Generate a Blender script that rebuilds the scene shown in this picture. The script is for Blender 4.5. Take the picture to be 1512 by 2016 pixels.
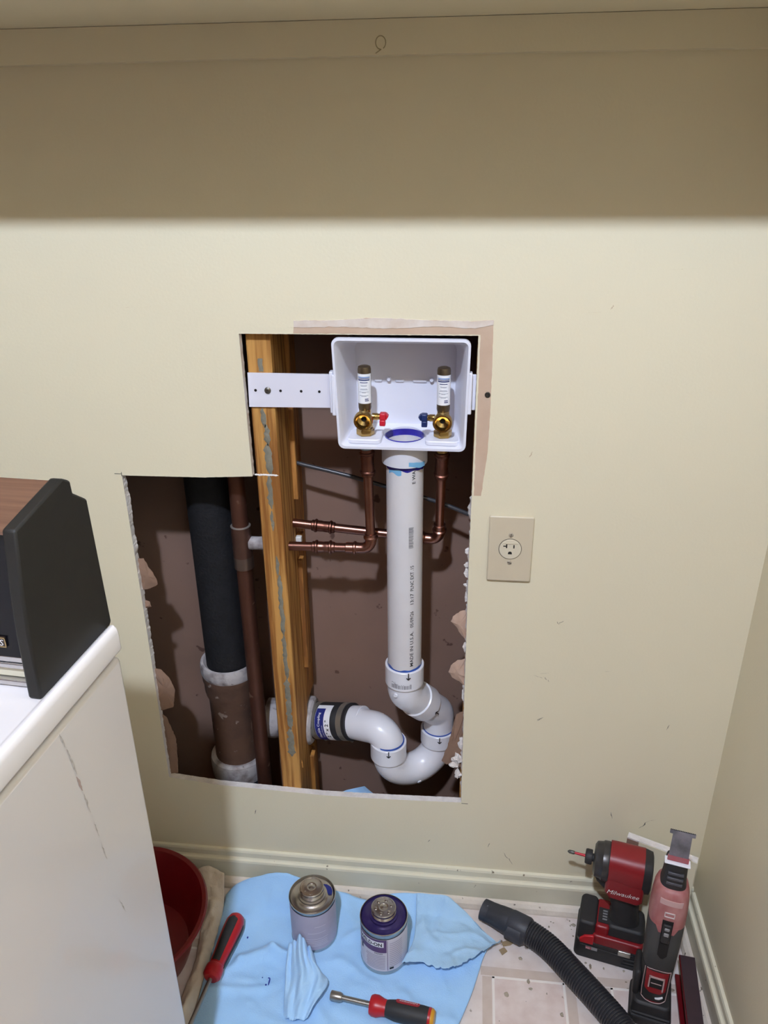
import bpy, bmesh, math, random
from mathutils import Vector, Matrix, noise

for o in list(bpy.data.objects):
    bpy.data.objects.remove(o)
scene = bpy.context.scene
COL = scene.collection
PI = math.pi

# ------------------------------------------------------------------ camera
cam_data = bpy.data.cameras.new('camera')
cam = bpy.data.objects.new('camera', cam_data)
COL.objects.link(cam)
cam_data.sensor_fit = 'HORIZONTAL'
cam_data.sensor_width = 36.0
cam_data.lens = 36.0 * 1538.9 / 1512.0
cam_data.clip_start = 0.02
right = Vector((0.99398288, 0.10912429, -0.00948266))
down = Vector((0.03684895, -0.41465707, -0.90923136))
fwd = Vector((-0.10315128, 0.90341098, -0.41618315))
mw = Matrix.Identity(4)
for i in range(3):
    mw[i][0] = right[i]; mw[i][1] = -down[i]; mw[i][2] = -fwd[i]
mw.translation = Vector((0.0, -1.12658, 1.37203))
cam.matrix_world = mw
scene.camera = cam

# ------------------------------------------------------------------ world, exposure
world = bpy.data.worlds.new('world'); scene.world = world
world.use_nodes = True
world.node_tree.nodes['Background'].inputs[0].default_value = (0, 0, 0, 1)   # closed room: the lamp is the only light
world.node_tree.nodes['Background'].inputs[1].default_value = 0.0
vs = scene.view_settings
vs.view_transform = 'Standard'; vs.look = 'None'; vs.gamma = 1.0; vs.use_curve_mapping = False
vs.exposure = 0.0
LAMP_POS = Vector((-0.20, -1.60, 2.61))
LAMP_STRENGTH = 2380.0
LAMP_R = 0.042

# ------------------------------------------------------------------ helpers
def lin(c):
    r = []
    for v in c:
        v = v / 255.0
        r.append(v / 12.92 if v <= 0.04045 else ((v + 0.055) / 1.055) ** 2.4)
    return (r[0], r[1], r[2], 1.0)

MATS = {}
def mat(name, col, rough=0.6, metal=0.0, col2=None, scale=8.0, amount=0.5, bump=0.0, bscale=60.0,
        stretch=(1, 1, 1), spec=0.5, coat=0.0, sharp=None, col3=None, s3=40.0, t3=0.62, emit=None, trans=0.0, sheen=0.0):
    """procedural material: base colour, a second colour mixed by noise, a third as specks, bump"""
    if name in MATS:
        return MATS[name]
    m = bpy.data.materials.new(name); m.use_nodes = True
    nt = m.node_tree; N = nt.nodes; L = nt.links
    b = N['Principled BSDF']
    b.inputs['Roughness'].default_value = rough
    b.inputs['Metallic'].default_value = metal
    b.inputs['Specular IOR Level'].default_value = spec
    b.inputs['Coat Weight'].default_value = coat
    b.inputs['Transmission Weight'].default_value = trans
    if sheen: b.inputs['Sheen Weight'].default_value = sheen
    tc = N.new('ShaderNodeTexCoord'); mp = N.new('ShaderNodeMapping')
    mp.inputs['Scale'].default_value = stretch
    L.new(tc.outputs['Object'], mp.inputs['Vector'])
    c1 = lin(col); b.inputs['Base Color'].default_value = c1
    last = None
    if col2 is not None:
        nz = N.new('ShaderNodeTexNoise'); nz.inputs['Scale'].default_value = scale; nz.inputs['Detail'].default_value = 6
        L.new(mp.outputs[0], nz.inputs['Vector'])
        rp = N.new('ShaderNodeValToRGB')
        lo, hi = sharp if sharp else (0.5 - 0.5 * (1 - amount) - 0.02, 0.5 + 0.5 * (1 - amount) + 0.02)
        rp.color_ramp.elements[0].position = max(0, lo); rp.color_ramp.elements[1].position = min(1, hi)
        rp.color_ramp.elements[0].color = c1; rp.color_ramp.elements[1].color = lin(col2)
        L.new(nz.outputs['Fac'], rp.inputs[0]); last = rp.outputs[0]
    if col3 is not None:
        nz = N.new('ShaderNodeTexNoise'); nz.inputs['Scale'].default_value = s3; nz.inputs['Detail'].default_value = 3
        L.new(mp.outputs[0], nz.inputs['Vector'])
        rp = N.new('ShaderNodeValToRGB')
        rp.color_ramp.elements[0].position = t3; rp.color_ramp.elements[1].position = min(1.0, t3 + 0.05)
        rp.color_ramp.elements[0].color = (0, 0, 0, 1); rp.color_ramp.elements[1].color = (1, 1, 1, 1)
        L.new(nz.outputs['Fac'], rp.inputs[0])
        mx = N.new('ShaderNodeMix'); mx.data_type = 'RGBA'
        L.new(rp.outputs[0], mx.inputs[0])
        if last: L.new(last, mx.inputs[6])
        else: mx.inputs[6].default_value = c1
        mx.inputs[7].default_value = lin(col3); last = mx.outputs[2]
    if last: L.new(last, b.inputs['Base Color'])
    if bump:
        nz = N.new('ShaderNodeTexNoise'); nz.inputs['Scale'].default_value = bscale; nz.inputs['Detail'].default_value = 4
        L.new(mp.outputs[0], nz.inputs['Vector'])
        bp = N.new('ShaderNodeBump'); bp.inputs['Strength'].default_value = bump; bp.inputs['Distance'].default_value = 0.004
        L.new(nz.outputs['Fac'], bp.inputs['Height']); L.new(bp.outputs[0], b.inputs['Normal'])
    if emit:
        b.inputs['Emission Color'].default_value = (0.86, 1.0, 1.26, 1); b.inputs['Emission Strength'].default_value = emit
    MATS[name] = m
    return m

class MB:
    """collects geometry for ONE mesh object"""
    def __init__(self):
        self.v = []; self.f = []; self.m = []; self.mi = 0
    def add(self, vs, fs):
        o = len(self.v); self.v += [Vector(p) for p in vs]
        for f in fs:
            self.f.append([i + o for i in f]); self.m.append(self.mi)
        return self
    def box(self, x0, x1, y0, y1, z0, z1):
        if x0 > x1: x0, x1 = x1, x0
        if y0 > y1: y0, y1 = y1, y0
        if z0 > z1: z0, z1 = z1, z0
        return self.add([(x0, y0, z0), (x1, y0, z0), (x1, y1, z0), (x0, y1, z0), (x0, y0, z1), (x1, y0, z1), (x1, y1, z1), (x0, y1, z1)],
                        [(3, 2, 1, 0), (4, 5, 6, 7), (0, 1, 5, 4), (1, 2, 6, 5), (2, 3, 7, 6), (3, 0, 4, 7)])
    def loops(self, loops, cap0=True, cap1=True, close=True):
        n = len(loops[0]); vs = [p for l in loops for p in l]; fs = []
        for k in range(len(loops) - 1):
            for i in range(n if close else n - 1):
                j = (i + 1) % n
                fs.append((k * n + i, k * n + j, (k + 1) * n + j, (k + 1) * n + i))
        if cap0: fs.append(tuple(range(n - 1, -1, -1)))
        if cap1: fs.append(tuple((len(loops) - 1) * n + i for i in range(n)))
        return self.add(vs, fs)
    def tube(self, pts, radii, n=20, caps=True, flat=None):
        pts = [Vector(p) for p in pts]
        if not hasattr(radii, '__len__'): radii = [radii] * len(pts)
        T = []
        for i in range(len(pts)):
            a = pts[max(0, i - 1)]; b = pts[min(len(pts) - 1, i + 1)]
            d = b - a
            if d.length < 1e-9: d = T[-1] if T else Vector((0, 0, 1))
            T.append(d.normalized())
        ref = Vector((0, 0, 1)) if abs(T[0].z) < 0.9 else Vector((0, -1, 0))
        u = (ref - T[0] * ref.dot(T[0])).normalized(); loops = []
        for i, p in enumerate(pts):
            u = (u - T[i] * u.dot(T[i])).normalized(); w = T[i].cross(u)
            fl = flat[i] if flat else 1.0
            loops.append([p + (u * math.cos(2 * PI * k / n) * fl + w * math.sin(2 * PI * k / n)) * radii[i] for k in range(n)])
        return self.loops(loops, caps, caps)
    def cyl(self, p0, p1, r0, r1=None, n=24, caps=True):
        return self.tube([p0, p1], [r0, r0 if r1 is None else r1], n, caps)
    def lathe(self, prof, org=(0, 0, 0), axis=(0, 0, 1), n=32, caps=True):
        org = Vector(org); ax = Vector(axis).normalized()
        ref = Vector((0, 0, 1)) if abs(ax.z) < 0.9 else Vector((0, -1, 0))
        u = (ref - ax * ref.dot(ax)).normalized(); w = ax.cross(u)
        loops = [[org + ax * h + (u * math.cos(2 * PI * k / n) + w * math.sin(2 * PI * k / n)) * max(r, 1e-5) for k in range(n)] for r, h in prof]
        return self.loops(loops, caps, caps)
    def prism(self, poly, fn0, fn1):
        """poly: 2D outline; fn0, fn1 map (u, v) to 3D for the two faces"""
        return self.loops([[Vector(fn0(*p)) for p in poly], [Vector(fn1(*p)) for p in poly]])
    def build(self, name, mats, parent=None, local=False, bevel=0.0, seg=2, angle=35, smooth=True):
        me = bpy.data.meshes.new(name)
        off = Vector((0, 0, 0))
        if parent is not None and not local:
            off = origin_of(parent)
        me.from_pydata([tuple(p - off) for p in self.v], [], self.f)
        if not isinstance(mats, (list, tuple)): mats = [mats]
        for m in mats: me.materials.append(m)
        for p, k in zip(me.polygons, self.m): p.material_index = k
        bm = bmesh.new(); bm.from_mesh(me)
        bmesh.ops.recalc_face_normals(bm, faces=bm.faces[:])
        bm.to_mesh(me); bm.free()
        me.validate()
        if smooth:
            me.polygons.foreach_set('use_smooth', [True] * len(me.polygons))
            me.set_sharp_from_angle(angle=math.radians(angle))
        o = bpy.data.objects.new(name, me); COL.objects.link(o)
        if parent is not None: o.parent = parent
        if bevel:
            b = o.modifiers.new('bevel', 'BEVEL'); b.width = bevel; b.segments = seg; b.limit_method = 'ANGLE'; b.angle_limit = math.radians(40)
            b.harden_normals = False
        return o

def origin_of(o):
    p = Vector(o.location); q = o.parent
    while q is not None:
        p = p + Vector(q.location); q = q.parent
    return p

def thing(name, loc, label, cat, group=None, rot=None):
    o = bpy.data.objects.new(name, None); COL.objects.link(o)
    o.empty_display_size = 0.03; o.location = loc
    if rot: o.rotation_euler = rot
    o['label'] = label; o['category'] = cat
    if group: o['group'] = group
    return o

def tag(o, label, cat, group=None):
    o['label'] = label; o['category'] = cat
    if group: o['group'] = group
    return o

def stuff(o):
    o['kind'] = 'stuff'
    return o

def struct(o, label=None):
    o['kind'] = 'structure'
    if label: o['label'] = label
    return o

def rounded_rect(x0, x1, z0, z1, r, n=5):
    pts = []
    for cx, cz, a0 in ((x1 - r, z1 - r, 0), (x0 + r, z1 - r, 90), (x0 + r, z0 + r, 180), (x1 - r, z0 + r, 270)):
        for k in range(n + 1):
            a = math.radians(a0 + 90 * k / n)
            pts.append((cx + r * math.cos(a), cz + r * math.sin(a)))
    return pts

def fillet(pts, rad, n=8):
    """polyline with rounded corners"""
    pts = [Vector(p) for p in pts]; out = [pts[0]]
    for i in range(1, len(pts) - 1):
        r = rad[i - 1] if hasattr(rad, '__len__') else rad
        a = (pts[i - 1] - pts[i]); b = (pts[i + 1] - pts[i])
        la, lb = a.length, b.length; a.normalize(); b.normalize()
        ang = a.angle(b)
        t = min(r / math.tan(ang / 2), la * 0.49 if i > 1 else la * .98, lb * 0.49 if i < len(pts) - 2 else lb * .98)
        r = t * math.tan(ang / 2)
        bis = (a + b).normalized(); c = pts[i] + bis * (r / math.sin(ang / 2))
        p0 = pts[i] + a * t; p1 = pts[i] + b * t
        v0 = p0 - c; v1 = p1 - c
        for k in range(n + 1):
            s = k / n; th = v0.angle(v1)
            out.append(c + (v0 * math.sin((1 - s) * th) + v1 * math.sin(s * th)) / math.sin(th))
    out.append(pts[-1])
    return out

def catmull(pts, n=8):
    pts = [Vector(p) for p in pts]; P = [pts[0] * 2 - pts[1]] + pts + [pts[-1] * 2 - pts[-2]]; out = []
    for i in range(1, len(P) - 2):
        for k in range(n):
            t = k / n
            out.append(0.5 * ((2 * P[i]) + (P[i + 1] - P[i - 1]) * t + (2 * P[i - 1] - 5 * P[i] + 4 * P[i + 1] - P[i + 2]) * t * t
                              + (3 * P[i] - P[i - 1] - 3 * P[i + 1] + P[i + 2]) * t ** 3))
    out.append(pts[-1]); return out

def text_geo(s, size=1.0, bold=0.0, res=2):
    """flat letters: verts (u, v) and faces, baseline at v = 0, starting at u = 0"""
    cu = bpy.data.curves.new('t', 'FONT'); cu.body = s; cu.size = size; cu.resolution_u = res; cu.offset = bold
    ob = bpy.data.objects.new('t', cu); COL.objects.link(ob)
    dg = bpy.context.evaluated_depsgraph_get()
    me = bpy.data.meshes.new_from_object(ob.evaluated_get(dg))
    vs = [(v.co.x, v.co.y) for v in me.vertices]; fs = [tuple(p.vertices) for p in me.polygons]
    bpy.data.objects.remove(ob); bpy.data.curves.remove(cu); bpy.data.meshes.remove(me)
    return vs, fs

def text_on(mb, s, size, fn, bold=0.0):
    vs, fs = text_geo(s, size, bold)
    mb.add([fn(*p) for p in vs], fs); return max(p[0] for p in vs) if vs else 0

def nz(x, y=0.0, z=0.0):
    return noise.noise(Vector((x, y, z)))

rnd = random.Random(7)

# ------------------------------------------------------------------ materials of the setting
M_WALL = mat('wall_paint', (228, 219, 190), 0.55, col2=(222, 212, 184), scale=3.0, amount=0.2, bump=0.06, bscale=220)
M_TRIM = mat('trim_paint', (224, 219, 196), 0.4, col2=(212, 206, 182), scale=14, amount=0.4, col3=(120, 108, 88), s3=70, t3=0.71)
M_CEIL = mat('ceiling_paint', (122, 88, 38), 0.8)
M_BOUNCEWALL = mat('bounce_wall_brown', (98, 56, 18), 0.6, col2=(82, 44, 12), scale=6, amount=.4, stretch=(8, 8, 1))  # invented dark brown for the unseen walls, dims and warms bounced light
M_GYP = mat('gypsum', (236, 231, 226), 0.95, col2=(205, 196, 190), scale=60, amount=0.4, bump=0.5, bscale=260)
M_PAPER = mat('kraft_paper', (150, 120, 101), 0.9, col2=(131, 103, 85), scale=22, amount=0.3)
M_BACKP = mat('back_paper', (136, 108, 95), 0.9, col2=(124, 98, 84), scale=9, amount=0.3, col3=(88, 62, 52), s3=46, t3=0.69)
M_FLOOR = mat('vinyl_ground', (230, 221, 216), 0.45, col2=(206, 191, 184), scale=26, amount=0.45, col3=(122, 106, 92), s3=38, t3=0.67, bump=0.05, bscale=80)
M_PANEL = mat('vinyl_panel', (226, 213, 207), 0.42, col2=(204, 184, 177), scale=34, amount=0.5, col3=(118, 100, 84), s3=60, t3=0.71, bump=0.08, bscale=90)
M_BORDER = mat('vinyl_border', (232, 225, 218), 0.4)
M_STRIP = mat('vinyl_strip', (206, 192, 182), 0.45, col2=(192, 174, 162), scale=40, amount=0.4)

XR = 0.4633      # right wall
XL, YB, ZC = -2.40, -3.60, 2.70

# ------------------------------------------------------------------ back wall with the cut hole
HOLE = [(-.3414, 1.1335), (-.1675, 1.1343), (.0097, 1.1352), (.0095, .9096), (.0089, .7939), (.0105, .52), (.0129, .2528),
        (-.120, .2475), (-.2491, .245), (-.4608, .2518), (-.5594, .262), (-.557, .6098), (-.557, .9011), (-.4206, .9023), (-.3392, .9069), (-.3403, 1.02)]
def hole_loops():
    front, back, mid = [], [], []
    n = len(HOLE); ph = 0.0
    for i in range(n):
        a = Vector(HOLE[i]); b = Vector(HOLE[(i + 1) % n]); d = b - a; k = max(1, int(d.length / 0.0035))
        t = d.normalized(); inn = Vector((t.y, -t.x))            # clockwise outline: interior on the right
        vert = abs(d.y) > abs(d.x)
        for j in range(k):
            p = a + d * (j / k); ph += 0.0035
            soft = 0.0 if j == 0 else 1.0
            side_r = vert and p.x > -.1 and p.y < .88
            side_l = vert and p.x < -.5
            amp = 0.0032 if side_r else (0.0022 if side_l else 0.0009)
            s = nz(ph * 110, 3.1) * 0.6 + nz(ph * 330, 7.7) * 0.6
            big = max(0.0, nz(ph * 38, 1.3)) * (0.006 if side_r else 0.003 if side_l else 0.0)
            front.append(p + inn * soft * 0.0005 * nz(ph * 240, 9.0))
            mid.append(p + inn * soft * (amp * 0.6 * s + big * .6 + (0.0006 if side_r else 0)))
            back.append(p + inn * soft * (amp * (s + 0.2) + big))
    return front, mid, back
def build_back_wall():
    fr, md, bk = hole_loops(); n = len(fr); TH = 0.0127
    bm = bmesh.new()
    def face_with_hole(loop, y, mi):
        vs = [bm.verts.new((p.x, y, p.y)) for p in loop]
        ov = [bm.verts.new(q) for q in ((XL, y, 0), (XR, y, 0), (XR, y, ZC), (XL, y, ZC))]
        es = [bm.edges.new((vs[i], vs[(i + 1) % n])) for i in range(n)] + [bm.edges.new((ov[i], ov[(i + 1) % 4])) for i in range(4)]
        r = bmesh.ops.triangle_fill(bm, use_beauty=True, use_dissolve=False, edges=es)
        for g in r['geom']:
            if isinstance(g, bmesh.types.BMFace): g.material_index = mi
        return vs
    a = face_with_hole(fr, 0.0, 0); c = face_with_hole(bk, TH, 2)
    b = [bm.verts.new((p.x, TH * .5, p.y)) for p in md]
    for i in range(n):
        j = (i + 1) % n
        for q in ((a[i], a[j], b[j], b[i]), (b[i], b[j], c[j], c[i])):
            f = bm.faces.new(q); f.material_index = 1
    bmesh.ops.recalc_face_normals(bm, faces=bm.faces[:])
    me = bpy.data.meshes.new('wall_back'); bm.to_mesh(me); bm.free()
    for m in (M_WALL, M_GYP, M_PAPER): me.materials.append(m)
    o = bpy.data.objects.new('wall_back', me); COL.objects.link(o)
    return struct(o, 'cream painted drywall with a large ragged cut-out around the plumbing')
wall = build_back_wall()

def sheet(mb, poly, y, th, bulge=0.0, seed=0.0, curl=(0, 0)):
    """thin torn sheet from an outline in wall coordinates (x, z): centre fan with a soft bulge"""
    cx = sum(p[0] for p in poly) / len(poly); cz = sum(p[1] for p in poly) / len(poly)
    P = []
    for i in range(len(poly)):
        a = poly[i]; b = poly[(i + 1) % len(poly)]
        k = max(1, int(math.hypot(b[0] - a[0], b[1] - a[1]) / .004))
        for j in range(k):
            s = j / k; x = a[0] + (b[0] - a[0]) * s; z = a[1] + (b[1] - a[1]) * s
            P.append((x + .0014 * nz(x * 400 + seed, z * 400), z + .0014 * nz(x * 400, z * 400 + seed + 5)))
    n = len(P); rings = []
    for s in (1.0, .6, .25):
        rings.append([Vector((cx + (p[0] - cx) * s, y - bulge * (1 - s * s) + curl[0] * (p[0] - cx) * s + curl[1] * (p[1] - cz) * s + .002 * nz(p[0] * 90 + seed, p[1] * 90, s) * (bulge > 0), cz + (p[1] - cz) * s)) for p in P])
    mb.loops(rings, False, True)
    back = [[v + Vector((0, th, 0)) for v in r] for r in rings]
    mb.loops(back, False, True)
    mb.loops([rings[0], back[0]], False, False)
    return mb

M_EXPO = mat('exposed_paper', (206, 182, 160), 0.85, col2=(188, 160, 136), scale=30, amount=0.3)
M_COMP = mat('joint_compound', (224, 214, 204), 0.85, col2=(206, 188, 172), scale=50, amount=0.5, bump=0.2)
# L-shaped band of bared paper round the box
band = [(-.2579, 1.1537), (-.20, 1.1545), (-.14, 1.159), (-.07, 1.1565), (.0, 1.1555), (.0302, 1.1577), (.0318, 1.0314), (.0305, .96), (.0237, .887), (.0125, .887),
        (.0125, 1.1372), (-.10, 1.1362), (-.2589, 1.1353)]
def flat_patch(poly, y, mb, step=.006, j=.0009, seed=0):
    P = []
    for i in range(len(poly)):
        a = poly[i]; b = poly[(i + 1) % len(poly)]; k = max(1, int(math.hypot(b[0] - a[0], b[1] - a[1]) / step))
        for t in range(k):
            x = a[0] + (b[0] - a[0]) * t / k; z = a[1] + (b[1] - a[1]) * t / k
            P.append((x + j * nz(x * 300 + seed, z * 300), z + j * nz(x * 300, z * 300 + 9 + seed)))
    mb.prism(P, lambda u, v: (u, y, v), lambda u, v: (u, 0.0002, v)); return mb
o = flat_patch(band, -.0005, MB()).build('bared_paper', M_EXPO, wall, smooth=False)
comp = [(-.2579, 1.1537), (-.20, 1.1545), (-.14, 1.159), (-.07, 1.1565), (.0, 1.1555), (.0302, 1.1577), (.0298, 1.151), (.004, 1.1455), (-.05, 1.1478), (-.12, 1.1440), (-.20, 1.1456), (-.2583, 1.1440)]
flat_patch(comp, -.0011, MB(), j=.0016, seed=4).build('joint_compound_smear', M_COMP, wall, smooth=False)
M_HOLED = mat('dark_hole', (22, 18, 16), 0.9)
MB().lathe([(.0042, .0), (.0042, .0012), (.0028, .0016), (.002, .0006)], (.0265, -.0004, 1.0491), (0, -1, 0), 16).build('wall_screw', mat('old_screw', (70, 66, 60), .5, 0.7), wall)
# torn paper and crumbled gypsum on the hole's edge
flapsL = [[(-.559, .745), (-.548, .742), (-.540, .722), (-.532, .700), (-.531, .690), (-.540, .684), (-.557, .681)],
          [(-.559, .660), (-.549, .655), (-.548, .645), (-.559, .640)],
          [(-.560, .515), (-.548, .512), (-.535, .490), (-.529, .465), (-.531, .445), (-.536, .424), (-.559, .418)],
          [(-.560, .410), (-.552, .40), (-.545, .372), (-.540, .345), (-.543, .30), (-.546, .262), (-.560, .262)]]
for k, p in enumerate(flapsL):
    sheet(MB(), p, .0128, .0005, .004, k * 3.0, curl=(.25, 0)).build('torn_paper', M_PAPER, wall)
M_FLAP = mat('torn_flap', (196, 168, 150), 0.9, col2=(176, 146, 126), scale=40, amount=0.3)
flapsR = [[(.0105, .672), (-.002, .668), (-.014, .655), (-.017, .645), (-.008, .637), (-.001, .624), (.0105, .612)],
          [(.0105, .575), (-.004, .568), (-.015, .555), (-.0185, .540), (-.012, .530), (.0, .524), (.0105, .518)],
          [(.0105, .46), (-.002, .45), (-.008, .42), (-.016, .375), (-.027, .335), (-.018, .330), (-.006, .335), (.0105, .33)]]
for k, p in enumerate(flapsR):
    sheet(MB(), p, .0118 if k < 2 else .0135, .0005, .004, 20 + k * 3.0, curl=(-.2, 0)).build('torn_paper', M_FLAP if k < 2 else M_PAPER, wall)
def crumb(c, r, seed, mb, sq=(1, 1, 1), NA=.9):
    bm = bmesh.new(); bmesh.ops.create_icosphere(bm, subdivisions=2, radius=1.0)
    vs = [Vector((c[0] + r * sq[0] * v.co.x * (1 + NA * nz(v.co.x * 1.7 + seed, v.co.y * 1.7, v.co.z * 1.7)), c[1] + r * sq[1] * v.co.y * (1 + NA * nz(v.co.z * 1.7 + seed, v.co.x * 1.7, 2)),
                  c[2] + r * sq[2] * v.co.z * (1 + NA * nz(v.co.y * 1.7, seed, v.co.x * 1.7)))) for v in bm.verts]
    fs = [tuple(v.index for v in f.verts) for f in bm.faces]; bm.free(); mb.add(vs, fs)
for k, (x, z, r, sz) in enumerate([(.007, .785, .004, 1.6), (.0055, .760, .0035, 1.2), (.0075, .745, .0045, 2), (.007, .722, .0035, 1), (.008, .70, .0035, 2.4), (.009, .60, .003, 3), (.009, .50, .003, 4),
                                   (.003, .352, .0080, 1.3), (-.003, .338, .0085, .8), (.005, .315, .0065, 1.5), (.008, .39, .005, 2.5)]):
    mb = MB(); crumb((x, .0075, z), r, k * 2.3, mb, (1, .6, sz), 1.3)
    mb.build('gypsum_chunk', M_GYP, wall, angle=30)
# pencil ticks and scuffs on the paint
M_PENCIL = mat('pencil', (60, 58, 56), .7)
M_SCUFF = mat('scuff', (150, 140, 120), .7); M_SCUFFD = mat('scuff_dark', (98, 92, 86), .7); M_SCUFFR = mat('scuff_tan', (196, 176, 146), .7)
MB().box(-.569, -.557, -.0004, .0, .9035, .9043).box(-.5575, -.5567, -.0004, .0, .9, .907).build('pencil_tick', M_PENCIL, wall, smooth=False)
MB().box(.0135, .0255, -.0004, .0, .2505, .2512).build('pencil_tick', M_PENCIL, wall, smooth=False)
def scuff(x, z, w, h, m, seed, nseg=7):
    mb = MB(); top, bot = [], []
    for k in range(nseg + 1):
        s = k / nseg; zz = z + h * (s - .5) + .15 * h * nz(seed, s * 4)
        xx = x + w * (s - .5) + .3 * max(abs(w), .002) * nz(s * 5, seed); t = .0008 * (1 - abs(2 * s - 1)) * (1 + nz(s * 9, seed)) + .00012
        top.append(Vector((xx + t, -.00035, zz))); bot.append(Vector((xx - t, -.00035, zz)))
    mb.loops([top, bot], False, False, close=False); mb.build('scuff_mark', m, wall, smooth=False)
for k, (x, z, w, h, m) in enumerate([(.1651, .664, .008, .006, M_SCUFFD), (.160, .662, .004, -.006, M_SCUFF), (.1449, .4623, .012, .008, M_SCUFFD), (.1435, .460, .008, .006, M_SCUFFD), (.3644, .4611, .003, .012, M_SCUFF),
                                    (.0954, .9574, .004, .010, M_SCUFFR), (.2789, 1.2279, .045, .002, M_SCUFFR), (.168, 1.1697, .030, .002, M_SCUFFR), (.1913, 1.1768, .004, .006, M_SCUFFR),
                                    (-.0462, .148, .006, .006, M_SCUFFD), (-.3915, .1885, .003, .012, M_SCUFFD), (.2917, .2493, -.004, .014, M_SCUFFD), (.352, .232, .014, .02, M_SCUFFD), (.366, .2445, .012, .003, M_SCUFF),
                                    (.137, .552, .02, -.006, M_SCUFF), (.150, .548, .012, -.010, M_SCUFF), (.145, .560, .014, .003, M_SCUFF), (.108, .118, .02, -.03, M_SCUFF), (.07, .15, .004, .012, M_SCUFF), (.2491, .5709, .006, .001, M_SCUFFD),
                                    (-.5074, 1.17, .02, .002, M_SCUFFR), (-.475, 1.171, .012, .001, M_SCUFFR)]):
    scuff(x, z, w, h, m, k * 1.7)

# ------------------------------------------------------------------ the rest of the room
def shell(name, x0, x1, y0, y1, z0, z1, m, label=None):
    return struct(MB().box(x0, x1, y0, y1, z0, z1).build(name, m, smooth=False), label)
shell('wall_right', XR, XR + .1, YB, .25, 0, ZC, M_WALL, 'cream painted wall meeting the cut wall at the corner')
shell('wall_left', XL - .1, XL, YB, .25, 0, ZC, M_BOUNCEWALL)
shell('wall_front', XL, XR, YB - .1, YB, 0, ZC, M_BOUNCEWALL)
shell('ceiling', XL - .1, XR + .1, YB - .1, .25, ZC, ZC + .1, M_CEIL)
floor = shell('floor', XL - .1, XR + .1, YB - .1, .25, -.1, 0, M_FLOOR, 'worn cream vinyl floor with printed square panels')
shell('wall_far', XL, XR, .18, .20, 0, ZC, M_BACKP, 'brown paper back of the drywall inside the cavity')
struct(MB().box(XL, XR, YB, -.80, 0, .006).build('floor_bounce_cover', mat('bounce_cover_brown', (112, 78, 44), .95, col2=(92, 62, 32), scale=90, amount=.5, bump=.4, bscale=300), smooth=False), 'unseen brown floor cover added behind the viewer to darken and warm bounced light')  # unseen cover, added to darken and warm the light bounced off the floor
# printed, embossed vinyl panels: inner square, white border, outer strip
per = .2115
for ix in range(-4, 2):
    for iy in range(-2, 1):
        x0 = .0816 + ix * per; y1 = -.1642 + iy * per; x1 = x0 + .1285; y0 = y1 - .1285
        x1c = min(x1, XR - .034)
        if x0 > XR - .08: continue
        MB().box(x0 + .003, x1c - .003, y0 + .003, y1 - .003, -.001, .0006).build('floor_panel', M_PANEL, floor, smooth=False)
        mb = MB()
        for (a, b, c, d) in ((x0 - .001, x1c, y1 - .003, y1 + .001), (x0 - .001, x1c, y0 - .001, y0 + .003), (x0 - .001, x0 + .003, y0, y1), (x1c - .003, x1c + .001, y0, y1)):
            mb.box(a, b, c, d, -.001, .0009)
        mb.build('floor_panel_border', M_BORDER, floor, smooth=False)
        mb = MB(); e = .022
        for (a, b, c, d) in ((x0 - e, x1c, y1 + .002, y1 + e - .003), (x0 - e, x1c, y0 - e + .003, y0 - .002), (x0 - e + .003, x0 - .002, y0, y1), (x1c + .002, x1c + e - .003, y0, y1)):
            if b > XR - .03: b = XR - .03
            if b > a: mb.box(a, b, c, d, -.001, .0003)
        mb.build('floor_panel_strip', M_STRIP, floor, smooth=False)
# baseboards with cap and shoe mould
prof = [(0, .018), (-.0135, .018), (-.0142, .022), (-.0142, .0600), (-.0128, .0640), (-.0085, .0655), (-.0068, .0680), (-.0068, .0800), (-.0050, .0838), (0, .0850)]
shoe = [(0, 0), (-.0275, 0), (-.0275, .004), (-.0245, .012), (-.019, .0175), (-.0142, .0195), (0, .0195)]
bb = MB().prism(prof, lambda u, v: (XL, u, v), lambda u, v: (XR, u, v)).build('baseboard_back', M_TRIM, smooth=False); struct(bb, 'cream painted baseboard with stepped cap below the hole')
bb2 = MB().prism(prof, lambda u, v: (XR + u, YB, v), lambda u, v: (XR + u, -.014, v)).build('baseboard_right', M_TRIM, smooth=False); struct(bb2, 'cream painted baseboard with stepped cap along the right wall')
M_SHOE = mat('shoe_paint', (226, 217, 204), 0.6, col2=(205, 190, 172), scale=24, amount=0.35, col3=(110, 98, 84), s3=75, t3=0.665, bump=.3, bscale=120)
struct(MB().prism(shoe, lambda u, v: (XL, u, v), lambda u, v: (XR, u, v)).build('trim_1', M_SHOE, smooth=False), 'dirty chipped white shoe moulding along the cut wall')
struct(MB().prism(shoe, lambda u, v: (XR + u, YB, v), lambda u, v: (XR + u, -.0275, v)).build('trim_2', M_SHOE, smooth=False), 'dirty chipped white shoe moulding along the right wall')

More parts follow.
